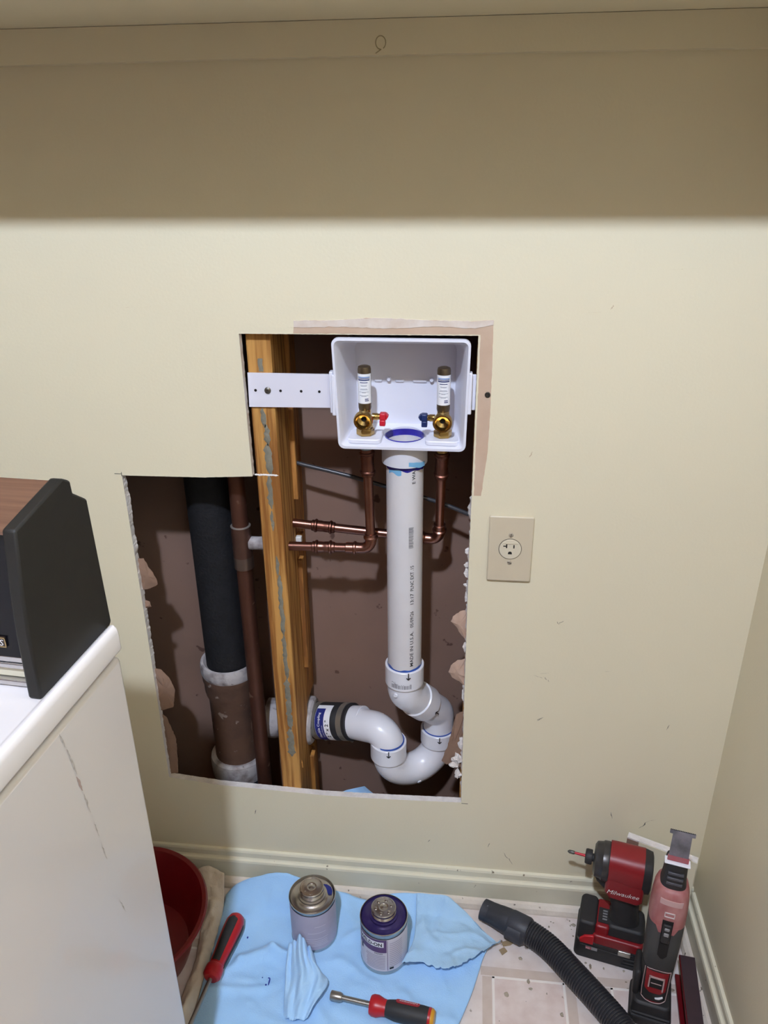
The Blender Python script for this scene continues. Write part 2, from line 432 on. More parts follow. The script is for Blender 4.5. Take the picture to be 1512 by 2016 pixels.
# shelf above, on a cleat
sh = thing('wall_shelf', (-.8, 0, 1.4815), 'cream painted shelf board with a cleat across the top of the wall', 'shelf')
cl = MB()
top, bot = [], []
secs = []
for k in range(25):
    x = XL + (XR - XL) * k / 24; zb = 1.4815 + .0022 * math.sin((x + .65) / 1.1 * PI) * (-.65 < x < XR)
    secs.append([Vector((x, 0, zb)), Vector((x, -.019, zb)), Vector((x, -.019, 1.522)), Vector((x, 0, 1.522))])
cl.loops(secs); cl.build('cleat', M_TRIM if False else M_WALL, sh)
MB().box(XL, XR, -.286, 0, 1.5225, 1.5415).build('shelf_board', M_WALL, sh, smooth=False)
mb = MB(); mb.tube([(-.1245 + .0062 * math.cos(a), -.0192, 1.497 + .0072 * math.sin(a)) for a in [math.radians(x) for x in range(-60, 290, 14)]] + [(-.131, -.0192, 1.4855)], .0006, 6)
mb.build('paint_drip', mat('drip', (168, 154, 118), .5), sh)

# ceiling lamp (behind and above the camera)
lamp = thing('ceiling_lamp', (LAMP_POS.x, LAMP_POS.y, ZC), 'small round ceiling lamp behind the viewer', 'lamp')
MB().lathe([(.075, 0), (.075, -.012), (.05, -.02), (.03, -.03)], (LAMP_POS.x, LAMP_POS.y, ZC), (0, 0, 1), 32).build('base', mat('lamp_white', (230, 228, 222), .5), lamp)
MB().lathe([(LAMP_R * math.sin(PI * k / 16), -LAMP_R * math.cos(PI * k / 16)) for k in range(17)], LAMP_POS, (0, 0, 1), 32).build('globe', mat('lamp_glow', (255, 250, 240), .5, emit=LAMP_STRENGTH), lamp)

# ------------------------------------------------------------------ framing inside the wall
M_WOOD = mat('stud_wood', (194, 144, 76), 0.7, col2=(140, 88, 34), scale=9, sharp=(.42, .60), stretch=(12, 12, .5), bump=.15, bscale=40, col3=(120, 74, 32), s3=7, t3=0.68)
M_WOOD2 = mat('block_wood', (184, 128, 62), 0.7, col2=(126, 78, 32), scale=12, sharp=(.40, .60), stretch=(8, 8, .6), bump=.15, bscale=40)
M_GLUE = mat('old_adhesive', (138, 134, 118), 0.8, col2=(112, 108, 94), scale=60, amount=0.5, bump=.4, bscale=200)
stud = thing('wall_stud', (-.317, .055, 0), 'orange pine stud with grey adhesive streak left of the white box', 'stud')
MB().box(-.336, -.298, .0129, .1005, 0, 2.6).build('timber', M_WOOD, stud, bevel=.002)
def glue(pts, w, seed):
    l, r_ = [], []
    for (x, z) in pts:
        l.append((x - w * (.6 + .5 * nz(z * 90, seed)), z)); r_.append((x + w * (.6 + .5 * nz(z * 90, seed + 4)), z))
    return l + r_[::-1]
def streak(z0, z1, x0, x1, w, seed):
    n = max(4, int((z0 - z1) / .005)); pts = []
    for k in range(n + 1):
        t = k / n; z = z0 + (z1 - z0) * t; pts.append((x0 + (x1 - x0) * t + .002 * nz(z * 45, seed + 8), z))
    mb = MB(); L_, R_, L2, R2 = [], [], [], []
    for k, (x, z) in enumerate(pts):
        f = min(1, k / 2, (n - k) / 2) if n > 4 else .6
        a = 1.25 * w * (.25 + .75 * f) * (.75 + .6 * nz(z * 130, seed)); b = w * (.25 + .75 * f) * (.75 + .6 * nz(z * 130, seed + 4))
        L_.append(Vector((x - a, .0126, z))); R_.append(Vector((x + b, .0126, z)))
        L2.append(Vector((x - a * 1.1, .0131, z))); R2.append(Vector((x + b * 1.1, .0131, z)))
    mb.loops([L2, L_, R_, R2], False, False, close=False)
    return mb
for (z0, z1, x0, x1, w, sd) in [(1.094, 1.074, -.316, -.315, .006, 1), (1.016, .985, -.318, -.316, .005, 2), (.99, .955, -.314, -.313, .005, 3), (.958, .905, -.3145, -.312, .0065, 5), (.905, .845, -.316, -.315, .0045, 6),
                               (.842, .805, -.3155, -.316, .003, 7), (.758, .72, -.3135, -.312, .003, 8), (.722, .60, -.311, -.3105, .0042, 9), (.60, .505, -.311, -.310, .004, 10), (.505, .39, -.311, -.3105, .0055, 11), (.392, .325, -.3115, -.3115, .0068, 12)]:
    streak(z0, z1, x0, x1, w, sd).build('adhesive', M_GLUE, stud, angle=60)
M_DUST = mat('plaster_dust', (240, 236, 232), .95)
mb = MB(); 
for k in range(9):
    crumb((-.336 + .004 * k, .0128, .905 + .001 * nz(k * 1.3)), .0022, k, mb, (1.4, .3, .7))
mb.build('plaster_smear', M_DUST, stud)
mb = MB(); mb.tube([(-.2995, .03, .305), (-.297, .028, .296), (-.2962, .027, .286)], .0012, 6); mb.build('splinter', M_WOOD2, stud)

st2 = thing('rear_stud', (-.32, .15, 0), 'shadowed rear stud in two lengths behind the streaked front stud', 'stud')
MB().box(-.338, -.2995, .106, .179, .375, 2.6).build('upper_length', M_WOOD2, st2, bevel=.002)
MB().box(-.338, -.2995, .106, .179, .0385, .235).build('lower_length', M_WOOD2, st2, bevel=.002)
for k, (z0, z1, lab) in enumerate([(.825, 2.5, 'long upper'), (.735, .755, 'tiny'), (.47, .705, 'middle'), (.045, .25, 'lowest')]):
    x1 = -.290 if k != 1 else -.288
    b = MB().box(-.2985, x1, .099, .118, z0, z1).build('wood_block', M_WOOD2, bevel=.001)
    tag(b, ['long upper wooden strip behind the stud, above the copper pipes', 'tiny wooden wedge between the two copper pipes at the stud', 'middle wooden strip behind the stud, below the copper pipes', 'lowest wooden strip behind the stud, below the rubber coupling'][k], 'wood strip', 'wood strips behind the stud')
st3 = MB().box(.0090, .0440, .0160, .1005, 0, 2.6).build('wall_stud', M_WOOD, bevel=.002)
tag(st3, 'pine stud behind the ragged right edge of the hole', 'stud')
bp = MB().box(XL, .0, .0130, .1795, 0.0005, .038).build('bottom_plate', M_WOOD2); tag(bp, 'pine bottom plate on the floor inside the wall cavity', 'plate')

# ------------------------------------------------------------------ washing machine outlet box
M_BOX = mat('white_plastic', (226, 226, 236), 0.35, spec=.5)
M_BOX2 = mat('white_plastic_matte', (216, 216, 224), 0.45)
M_PRIMER = mat('purple_primer', (58, 52, 178), 0.25, col2=(38, 30, 120), scale=50, amount=.4)
M_BLUE = mat('blue_primer', (40, 92, 190), 0.3, col2=(24, 60, 140), scale=60, amount=.4)
M_SCREW = mat('screw_steel', (110, 106, 98), .4, .8)
box = thing('outlet_box', (-.102, .04, .965), 'white plastic washing machine outlet box with two brass valves', 'outlet box')
def boxloop(xt0, xt1, xb0, xb1, z0, z1, y, r, n=5):
    P = rounded_rect(0, 1, 0, 1, .12, n); out = []
    W = (xt1 - xt0 + xb1 - xb0) / 2; H = z1 - z0
    for (u, v) in rounded_rect(0, W, 0, H, r, n):
        t = v / H; a = xb0 + (xt0 - xb0) * t; b = xb1 + (xt1 - xb1) * t
        out.append(Vector((a + (b - a) * u / W, y, z0 + v)))
    return out
def box_shell():
    mb = MB()
    L = []
    L.append(boxloop(-.193, -.011, -.188, -.013, .966, 1.118, .088, .015))                   # outer back
    L.append(boxloop(-.198, -.006, -.192, -.009, .963, 1.124, .004, .012))                   # outer, behind the rim
    L.append(boxloop(-.2035, .0, -.1975, -.003, .9600, 1.1300, .003, .010))                  # rim back
    L.append(boxloop(-.2035, .0, -.1975, -.003, .9600, 1.1300, -.004, .010))                 # rim front
    L.append(boxloop(-.2000, -.0035, -.1940, -.0065, .9640, 1.1262, -.0045, .008))           # rim inner
    L.append(boxloop(-.1955, -.0085, -.1900, -.0110, .9665, 1.1215, .006, .010))             # inside
    L.append(boxloop(-.190, -.014, -.186, -.0155, .9685, 1.116, .060, .014))
    L.append(boxloop(-.182, -.022, -.178, -.0235, .9735, 1.108, .0845, .014))                # inside back
    mb.loops(L, True, True)
    o = mb.build('shell', M_BOX, None)
    cut = MB().cyl((-.0995, .044, .90), (-.0995, .044, .9725), .0318, n=48).build('cut', M_BOX)
    md = o.modifiers.new('b', 'BOOLEAN'); md.object = cut; md.operation = 'DIFFERENCE'; md.solver = 'EXACT'
    dg = bpy.context.evaluated_depsgraph_get()
    me = bpy.data.meshes.new_from_object(o.evaluated_get(dg)); me.name = 'shell'
    o.modifiers.clear(); old = o.data; o.data = me; bpy.data.meshes.remove(old); bpy.data.objects.remove(cut)
    me.transform(Matrix.Translation(-box.location)); o.parent = box
    me.polygons.foreach_set('use_smooth', [True] * len(me.polygons)); me.set_sharp_from_angle(angle=math.radians(40))
    return o
box_shell()
def ring(mb, c, r0, r1, z0, z1, n=48):
    mb.lathe([(r1, z0), (r1, z1), (r0, z1), (r0, z0), (r1, z0)], c, (0, 0, 1), n, caps=False); return mb
DC = (-.0995, .044, 0)
ring(MB(), DC, .0306, .0365, .925, .9655).build('drain_collar', M_BOX2, box)
ring(MB(), DC, .0303, .0317, .955, .9682).build('primer_ring', M_PRIMER, box)
# raised seats for the valves, knobs on the back, moulded ribs
for k, x in enumerate((-.159, -.039)):
    mb = MB()
    s = 1 if k == 0 else -1
    mb.prism(rounded_rect(-.026, .026, .002, .052, .008), lambda u, v: (x + u, v, .966), lambda u, v: (x + u, v, .9735)).build('valve_seat', M_BOX, box, bevel=.0015)
for x in (-.128, -.060):
    MB().lathe([(.0034, 0), (.0034, -.006), (.0026, -.008)], (x, .0855, 1.048), (0, 1, 0), 14).build('knob', M_BOX, box)
for (x0, x1) in ((-.151, -.139), (-.118, -.104), (-.090, -.068), (-.05, -.032)):
    MB().box(x0, x1, .082, .0852, 1.0425, 1.0465).build('moulded_rib', M_BOX, box, bevel=.0015)
# nailing bracket
br = MB().prism([(-.3375, 1.0190), (-.207, 1.0205), (-.207, 1.0725), (-.336, 1.0725)], lambda u, v: (u, .0095, v), lambda u, v: (u, .0122, v)).build('bracket', mat('bracket_plastic', (222, 220, 230), .4), box)
MB().box(-.209, -.203, -.001, .012, 1.0150, 1.0790).build('bracket_guide', M_BOX, box, bevel=.0015)
MB().box(-.2055, -.1995, -.0045, .010, 1.012, 1.075).build('bracket_guide', M_BOX, box, bevel=.0015)
for x, r in ((-.3255, .0022), (-.2865, .0021), (-.2545, .0021), (-.2265, .0021)):
    MB().cyl((x, .0092, 1.0455), (x, .0096, 1.0455), r, n=12).build('nail_hole', M_HOLED, br)
MB().lathe([(.0052, 0), (.0050, .0012), (.0035, .0022), (.0018, .0026), (.0012, .0012)], (-.3065, .0095, 1.0457), (0, -1, 0), 18).build('bracket_screw', M_SCREW, br)
MB().box(-.0015, .0092, .0085, .0118, 1.022, 1.0765).build('tab', M_BOX, box, bevel=.001)
MB().box(-.003, .0035, -.002, .0115, 1.018, 1.081).build('bracket_guide', M_BOX, box, bevel=.0015)

# ------------------------------------------------------------------ valves with hammer arresters
M_BRASS = mat('brass', (200, 170, 108), 0.22, 1.0, col2=(172, 138, 78), scale=30, amount=.3)
M_ARR = mat('tarnished_brass', (126, 110, 88), 0.38, .9, col2=(104, 90, 70), scale=40, amount=.4)
M_LABEL = mat('white_label', (238, 238, 240), 0.5)
M_INK = mat('dark_blue_ink', (40, 52, 104), 0.6); M_INKB = mat('light_blue_ink', (60, 120, 190), .6); M_INKG = mat('grey_ink', (130, 134, 150), .6)
M_REDH = mat('red_handle', (196, 30, 48), 0.4); M_BLUEH = mat('blue_handle', (24, 42, 92), 0.4)
def on_cyl(cx, cy, r, a0, zz, ang=1):
    """flat (u, v) wrapped on a vertical cylinder, centred at angle a0 from -y towards +x"""
    return lambda u, v: (cx + (r) * math.sin(a0 + u / r), cy - (r) * math.cos(a0 + u / r), zz + v)
def cyl_patch(mb, cx, cy, r, a0, a1, z0, z1, n=12):
    A = [a0 + (a1 - a0) * k / n for k in range(n + 1)]
    lo = [Vector((cx + r * math.sin(a), cy - r * math.cos(a), z0)) for a in A]; hi = [Vector((cx + r * math.sin(a), cy - r * math.cos(a), z1)) for a in A]
    mb.loops([lo, hi], False, False, close=False); return mb
def valve(x, y, z, side, mh, label):
    t = thing('laundry_valve', (x, y, z), label, 'valve', 'brass valves in the outlet box')
    n6 = [(.0145 * math.cos(PI / 3 * k + .2), .0145 * math.sin(PI / 3 * k + .2)) for k in range(6)]
    MB().prism(n6, lambda u, v: (x + u, y + v, z), lambda u, v: (x + u, y + v, z + .0105)).build('hex_nut', M_BRASS, t, bevel=.0012)
    MB().lathe([(.0125, .0105), (.0125, .0135), (.0095, .0150), (.0095, .045)], (x, y, z), (0, 0, 1), 28).build('body', M_BRASS, t)
    ax = Vector((0, -.96, -.10)).normalized()
    c = Vector((x, y - .004, z + .0305))
    MB().lathe([(.0105, 0), (.0115, .010), (.0148, .0125), (.0148, .021), (.0138, .0225), (.0112, .0222), (.0095, .0150), (.0042, .0120), (.0040, .004)], c, ax, 36).build('hose_outlet', M_BRASS, t)
    MB().cyl(c + ax * .0122, c + ax * .0124, .0036, n=16).build('bore', M_HOLED, t)
    sx = x + side * .012
    MB().lathe([(.0055, 0), (.0055, .008), (.0048, .009), (.0048, .0125)], (sx, y - .006, z + .031), (side, 0, 0), 20).build('stem', M_BRASS, t)
    h = MB()
    h.box(x + side * .0235, x + side * .0335, y - .0125, y + .0005, z + .0265, z + .0375)
    hb = h.build('handle', mh, t, bevel=.0018)
    MB().prism([(x + side * .0335, z + .0375), (x + side * .0375, z + .033), (x + side * .0335, z + .0265)], lambda u, v: (u, y - .0125, v), lambda u, v: (u, y - .001, v)).build('handle_point', mh, hb, bevel=.001)
    MB().box(x + side * .0235, x + side * .0325, y - .0135, y - .0035, z + .0175, z + .0270).build('handle_tab', mh, hb, bevel=.0015)
    az = z + .038
    MB().lathe([(.0088, 0), (.0102, .006), (.0102, .066), (.0094, .0695), (.006, .071)], (x, y, az), (0, 0, 1), 32).build('arrester', M_ARR, t)
    lb = cyl_patch(MB(), x, y, .01035, -1.35, 1.35, az + .014, az + .060).build('label', M_LABEL, t)
    mb = MB(); mb2 = MB(); mb3 = MB()
    for (zz, hh, half, m) in ((.0545, .0012, 1.0, mb2), (.0525, .0013, 1.0, mb), (.0497, .0020, .95, mb), (.0462, .0012, .6, mb), (.0425, .0006, .5, mb3), (.0412, .0006, .45, mb3), (.0368, .0006, .5, mb3), (.0355, .0006, .6, mb3),
                            (.0320, .0006, .75, mb3), (.0308, .0006, .3, mb3), (.0265, .0006, .7, mb3), (.0252, .0006, .4, mb3)):
        cyl_patch(m, x, y, .01042, -half, half, az + zz, az + zz + hh, 8)
    for (zz, a0, a1) in ((.0205, .15, .7), (.0180, .15, .75)):
        cyl_patch(mb, x, y, .01042, a0, a1, az + zz, az + zz + .0014, 6)
    stuff(mb.build('print', M_INK, lb)); mb2.build('print', M_INKB, lb); stuff(mb3.build('print', M_INKG, lb))
    return t
valve(-.1595, .0270, .9737, 1, M_REDH, 'brass laundry valve with red handle and tall arrester')
valve(-.0390, .0270, .9737, -1, M_BLUEH, 'brass laundry valve with dark blue handle and tall arrester')

# ------------------------------------------------------------------ copper supply lines
M_CU = mat('copper', (170, 124, 108), 0.30, 1.0, col2=(126, 88, 78), scale=26, amount=.35)
M_CUD = mat('copper_dull', (138, 94, 80), 0.40, 1.0, col2=(98, 64, 54), scale=40, amount=.4)
M_BRASSD = mat('dull_brass', (160, 134, 86), .4, 1.0)
M_TAPE = mat('thread_paste', (150, 166, 178), .7)
def fitting(p0, p1, r=.0098, bead=.0122, m=None, name='coupling', parent=None, mid=True):
    p0 = Vector(p0); p1 = Vector(p1); L = (p1 - p0).length
    pr = [(.0082, 0), (r, .0012), (r, .005), (bead, .0068), (bead, .0092), (r, .011)]
    if mid: pr += [(r, L * .42), (r * .93, L * .5), (r, L * .58), (r, L - .011), (bead, L - .0092), (bead, L - .0068), (r, L - .005)]
    else: pr += [(r, L - .002)]
    pr += [(r, L - .0012), (.0082, L)]
    return MB().lathe(pr, p0, p1 - p0, 28).build(name, m or M_CU, parent)
cl_ = thing('copper_supply_line', (-.159, .045, .762), 'copper supply line feeding the valve with the red handle', 'copper pipe', 'copper supply lines')
A = Vector((-.1597, .036, .9600)); B = Vector((-.1562, .045, .7635)); Cc = Vector((-.2990, .045, .7615))
path = fillet([A, B, Cc], .016, 8)
MB().tube(path, .0079, 18).build('pipe', M_CU, cl_)
MB().lathe([(.0102, 0), (.0102, .016)], (-.1597, .0365, .944), (0, 0, 1), 24).build('paste_ring', M_TAPE, cl_)
d = (A - B).normalized()
fitting(B + d * .135, B + d * .184, .0108, .0126, M_CUD, 'adapter', cl_)
fitting(B + d * .014, B + d * .030, .0100, .0122, M_CU, 'elbow_socket', cl_, mid=False)
MB().tube(fillet([B + d * .020, B, B + (Cc - B).normalized() * .024], .016, 8), .0096, 20).build('elbow', M_CU, cl_)
e = (Cc - B).normalized()
fitting(B + e * .020, B + e * .044, .0098, .0118, M_CU, 'elbow_socket', cl_, mid=False)
fitting(B + e * .062, B + e * .102, .0098, .0120, M_CU, 'coupling', cl_)
cr_ = thing('copper_supply_line', (-.042, .085, .768), 'copper supply line running behind the standpipe to the blue handled valve', 'copper pipe', 'copper supply lines')
A = Vector((-.0395, .036, .9600)); B = Vector((-.0430, .086, .7645)); Cc = Vector((-.2990, .086, .7860))
MB().tube(fillet([A, B, Cc], .016, 8), .0079, 18).build('pipe', M_CU, cr_)
MB().lathe([(.0088, 0), (.0088, .016)], (-.0395, .0365, .944), (0, 0, 1), 24).build('brass_nipple', M_BRASSD, cr_)
d = (A - B).normalized(); e = (Cc - B).normalized()
fitting(B + d * .133, B + d * .186, .0108, .0126, M_CUD, 'adapter', cr_)
fitting(B + d * .014, B + d * .036, .0100, .0122, M_CU, 'elbow_socket', cr_, mid=False)
MB().tube(fillet([B + d * .020, B, B + e * .024], .016, 8), .0096, 20).build('elbow', M_CU, cr_)
fitting(B + e * .020, B + e * .044, .0098, .0118, M_CU, 'elbow_socket', cr_, mid=False)
fitting(B + e * .182, B + e * .224, .0098, .0120, M_CUD, 'coupling', cr_)

# ------------------------------------------------------------------ PVC drain
M_PVC = mat('white_pvc', (222, 220, 222), 0.32, col2=(210, 206, 206), scale=16, amount=.3)
M_PVCF = mat('pvc_fitting', (226, 226, 232), 0.28)
M_BLACK = mat('black_ink', (26, 26, 30), .6); M_GREYP = mat('grey_print', (120, 120, 126), .6)
dr = thing('pvc_drain', (-.099, .044, .245), 'white plastic standpipe running down into a U-shaped trap', 'drain pipe')
SX, SY, SR = -.0990, .044, .0302
sp = MB().lathe([(SR, .505), (SR, .958), (SR - .004, .958), (SR - .004, .93)], (SX, SY, 0), (0, 0, 1), 48).build('standpipe', M_PVC, dr)
mb = MB()
def ring_jag(mb, z0, z1, r, amp0, amp1, seed, a0=0, a1=2 * PI, n=60):
    lo, hi = [], []
    for k in range(n + 1):
        a = a0 + (a1 - a0) * k / n; u = math.cos(a); v = math.sin(a)
        lo.append(Vector((SX + r * math.sin(a), SY - r * math.cos(a), z0 + amp0 * nz(u * 2 + seed, v * 2)))); hi.append(Vector((SX + r * math.sin(a), SY - r * math.cos(a), z1 + amp1 * nz(u * 2, v * 2 + seed))))
    mb.loops([lo, hi], False, False, close=False)
ring_jag(mb, .9175, .9235, SR + .0003, .006, .001, 2); mb.build('primer_ring', M_PRIMER, sp)
mb = MB(); ring_jag(mb, .9125, .9215, SR + .0002, .006, .002, 9, -.9, -.1, 16); ring_jag(mb, .925, .934, .0367, .006, .004, 5, .25, 1.1, 16); mb.build('primer_smear', mat('blue_smear', (120, 178, 216), .4), sp)
mb = MB(); ring_jag(mb, .530, .5385, SR + .0004, .001, .006, 4); mb.build('primer_ring', M_BLUE, sp)
# print along the pipe, reading upwards
vmap = lambda a0, z0: (lambda u, v: (SX + (SR + .0003) * math.sin(a0 - v / SR), SY - (SR + .0003) * math.cos(a0 - v / SR), z0 + u))
def fit_text(s, size, a0, z0, z1):
    vs_, _ = text_geo(s, size); k = (z1 - z0) / max(v[0] for v in vs_); f = vmap(a0, z0)
    mb = MB(); text_on(mb, s, size, lambda u, v: f(u * k, v), .00008); o = mb.build('lettering', M_BLACK, sp, smooth=False)
fit_text('MADE IN U.S.A.', .0088, .60, .545, .6182); fit_text('05/09/26', .0088, .60, .6266, .6594); fit_text('13:17', .0088, .60, .6716, .6946); fit_text('PLNC EXT .15', .0088, .60, .6995, .7482)
fit_text('E WA CO', .0080, .66, .895, .9330)
mb = MB(); z = .7813; rr = random.Random(3)
while z < .8184:
    w = rr.choice((.0005, .0009, .0014)); cyl_patch(mb, SX, SY, SR + .0003, .30, .52 + .06 * rr.random(), z, z + w, 4); z += w + rr.choice((.0006, .0010))
stuff(mb.build('barcode', M_GREYP, sp, smooth=False))
# fittings
Bd1 = Vector((-.0985, .044, .4700)); Bd2 = Vector((-.0370, .1120, .3740))
P1 = Vector((-.0370, .1120, .3050)); P2 = Vector((-.1315, .0600, .3050))
d45 = (Bd2 - Bd1).normalized()
MB().tube(fillet([(SX, SY, .5120), Bd1, Bd1 + d45 * .062], .034, 10), .0318, 36).build('upper_elbow', M_PVCF, dr)
def hub(p, ax, h, r, m, name, parent, ri=.0305):
    return MB().lathe([(r - .003, 0), (r, .002), (r, h), (r - .001, h + .001), (ri + .0006, h + .001), (ri + .0006, h - .006)], p, ax, 48).build(name, m, parent)
h1 = hub(Vector((SX, SY, .4935)), (0, 0, 1), .0400, .0352, M_PVCF, 'upper_hub', dr)
mb = MB(); z = 0
while z < .0012 * 30:
    w = rr.choice((.0006, .0010, .0016)); a = -.62 + z / .0353
    cyl_patch(mb, SX, SY, .0354, a, a + w / .0353, .5005, .5085 + (.002 if rr.random() < .3 else 0), 2); z += w + .0009
text_on(mb, 'PVC', .005, on_cyl(SX, SY, .0354, -.62, .5105)); stuff(mb.build('print', M_GREYP, h1, smooth=False))
h2 = hub(Bd1 + d45 * .040, d45, .036, .0345, M_PVCF, 'middle_hub', dr)
MB().lathe([(.0312, 0), (.0312, .0022)], Bd1 + d45 * .0762, d45, 40).build('primer_ring', M_BLUE, h2)
MB().tube(fillet([Bd1 + d45 * .070, Bd2, P1 + Vector((0, 0, .018))], .030, 10), .0302, 36).build('lower_elbow', M_PVCF, dr)
h3 = hub(P1 + Vector((0, 0, -.002)), (0, 0, 1), .033, .0350, M_PVCF, 'trap_inlet_hub', dr)
mb = MB(); mb.lathe([(.0309, 0), (.0309, .0024)], P1 + Vector((0, 0, .0318)), (0, 0, 1), 40); mb.build('primer_ring', M_BLUE, h3)
mid = (P1 + P2) / 2; hv = (P1 - P2) / 2; R_ = hv.length
MB().tube([mid + hv * math.cos(a) + Vector((0, 0, -R_ * math.sin(a))) for a in [PI * k / 24 for k in range(25)]], .0312, 36).build('trap_bend', M_PVCF, dr)
h4 = hub(P2 + Vector((0, 0, -.004)), (0, 0, 1), .037, .0350, M_PVCF, 'trap_outlet_hub', dr)
MB().lathe([(.0309, 0), (.0309, .0030)], P2 + Vector((0, 0, .0338)), (0, 0, 1), 40).build('primer_ring', M_BLUE, h4)
CA = Vector((-.1315, .0600, .3640)); CB = Vector((-.2010, .0985, .3460)); CE = Vector((-.2990, .1330, .3150))
arm = (CE - CB).normalized()
MB().tube(fillet([P2 + Vector((0, 0, .02)), CA, CB + arm * .02], .042, 12), .0312, 36).build('trap_arm_elbow', M_PVCF, dr)
MB().lathe([(.0312, 0), (.0322, .001), (.0322, .024)], CB - arm * .020, arm, 40).build('trap_arm_socket', M_PVCF, dr)
# alignment ticks and moulding nubs
def tick(p, mb, n, up=(0, 0, 1), L=.014, w=.0009):
    p = Vector(p); n = Vector(n).normalized(); up = Vector(up); up = (up - n * up.dot(n)).normalized(); s = up.cross(n)
    def bar(a, b):
        dd = (b - a).normalized(); ss = dd.cross(n) * w
        mb.add([a - ss, a + ss, b + ss, b - ss, a - ss + n * .0004, a + ss + n * .0004, b + ss + n * .0004, b - ss + n * .0004], [(4, 5, 6, 7), (0, 1, 5, 4), (1, 2, 6, 5), (2, 3, 7, 6), (3, 0, 4, 7)])
    bar(p - up * L * .5, p + up * L * .5); bar(p - up * L * .5, p - up * L * .2 + s * .0035); bar(p - up * L * .5, p - up * L * .2 - s * .0035)
for (pt, nn, uu) in [((SX + .010, SY - .0352, .5290), (.28, -.96, 0), (0, 0, 1)), (P1 + Vector((.004, -.0353, .026)), (.1, -1, 0), (0, 0, 1)), (P2 + Vector((.004, -.0353, .0285)), (.1, -1, 0), (0, 0, 1))]:
    mb = MB(); tick(pt, mb, nn, uu); mb.build('alignment_tick', M_BLACK, dr, smooth=False)
n1 = Vector((.45, -.86, .25)); cpt = Bd1 + d45 * .0775
mb = MB(); nn = (n1 - d45 * n1.dot(d45)).normalized(); tick(cpt + nn * .0348, mb, nn, d45, .012); mb.build('alignment_tick', M_BLACK, dr, smooth=False)
nn = Vector((-.1, -1, .28)); nn = (nn - arm * nn.dot(arm)).normalized()
mb = MB(); tick(CB + arm * (-.012) + nn * .0323, mb, nn, -arm, .009); mb.build('alignment_tick', M_BLACK, dr, smooth=False)
bend_n = Vector((hv.y, -hv.x, 0)).normalized()
if bend_n.y > 0: bend_n = -bend_n
for (pt, nn) in [(Bd1 + Vector((-.014, -.0285, .012)), (-.35, -.93, .1)), (mid + Vector((0, 0, -R_)) + bend_n * .028 + Vector((0, 0, -.012)), bend_n + Vector((0, 0, -.45))), (P1 + Vector((.018, -.022, -.018)), (.7, -.7, -.1))]:
    MB().lathe([(.0042, -.002), (.0042, .0016), (.0034, .0024)], pt, nn, 16).build('moulding_nub', M_PVCF, dr)

# ------------------------------------------------------------------ flexible coupling
M_RUB = mat('black_rubber', (30, 30, 33), 0.55, col2=(40, 40, 44), scale=40, amount=.3)
M_STEEL = mat('stainless', (170, 168, 160), 0.30, .75)
M_NAVY = mat('navy_print', (34, 44, 120), 0.45); M_WHT = mat('white_print', (236, 236, 240), .5)
fc = thing('flexible_coupling', (-.25, .115, .29), 'black rubber pipe coupling with two steel clamps and a blue and white label', 'pipe coupling')
o0 = CB + arm * .004; Lc = .094
MB().lathe([(.0335, 0), (.0372, .001), (.0372, .006), (.0362, .008), (.0362, .020), (.0372, .022), (.0372, .070), (.0362, .072), (.0362, .086), (.0372, .088), (.0372, Lc - .001), (.0335, Lc), (.0327, Lc), (.0327, 0), (.0335, 0)], o0, arm, 48, caps=False).build('rubber_sleeve', M_RUB, fc)
ups = Vector((0, 0, 1)); ups = (ups - arm * ups.dot(arm)).normalized(); ws = arm.cross(ups)   # ws points to the viewer or away
if ws.y > 0: ws = -ws
for s0 in (.0085, .0725):
    c = MB().lathe([(.0363, 0), (.0374, .0002), (.0374, .0118), (.0363, .012)], o0 + arm * s0, arm, 48).build('hose_clamp', M_STEEL, fc)
    pc = o0 + arm * (s0 + .006) - ups * .0400 + ws * .004
    MB().lathe([(.0042, -.006), (.0042, .004), (.0032, .005)], pc, ws, 14).build('clamp_screw', M_STEEL, c)
    MB().box(pc.x - .006, pc.x + .006, pc.y - .001, pc.y + .014, pc.z - .001, pc.z + .0045).build('clamp_housing', M_STEEL, c, bevel=.0008)
def wrap(mb, s0, s1, a0, a1, r=.03765, n=20):
    lo, hi = [], []
    for k in range(n + 1):
        a = a0 + (a1 - a0) * k / n; v = ws * math.cos(a) + ups * math.sin(a)
        lo.append(o0 + arm * s0 + v * r); hi.append(o0 + arm * s1 + v * r)
    mb.loops([lo, hi], False, False, close=False); return mb
lbl = wrap(MB(), .034, .070, -1.25, 1.55).build('label', M_WHT, fc)
wrap(MB(), .0485, .0695, -1.25, 1.30, .03775).build('label_band', M_NAVY, lbl)
# lettering reads upwards round the sleeve: u runs with angle, v runs away from the pipe arm (to the left)
cmap = lambda s, a: (lambda u, v: tuple(o0 + arm * (s + v) + (ws * math.cos(a + u / .0378) + ups * math.sin(a + u / .0378)) * .0379))
mb = MB(); text_on(mb, 'Flexible Coupling', .0078, cmap(.0580, -.40), .0001); mb.build('lettering', M_WHT, lbl, smooth=False)
mb = MB(); text_on(mb, 'Shielded Reducer', .0040, cmap(.0515, -.36)); mb.build('lettering', M_WHT, lbl, smooth=False)
mb = MB(); text_on(mb, '2 " x 2 "', .0115, cmap(.0372, -.36), .0002); mb.build('lettering', M_BLACK, lbl, smooth=False)
wrap(MB(), .058, .066, -1.15, -.78, .03785, 6).build('label_logo', M_WHT, lbl)

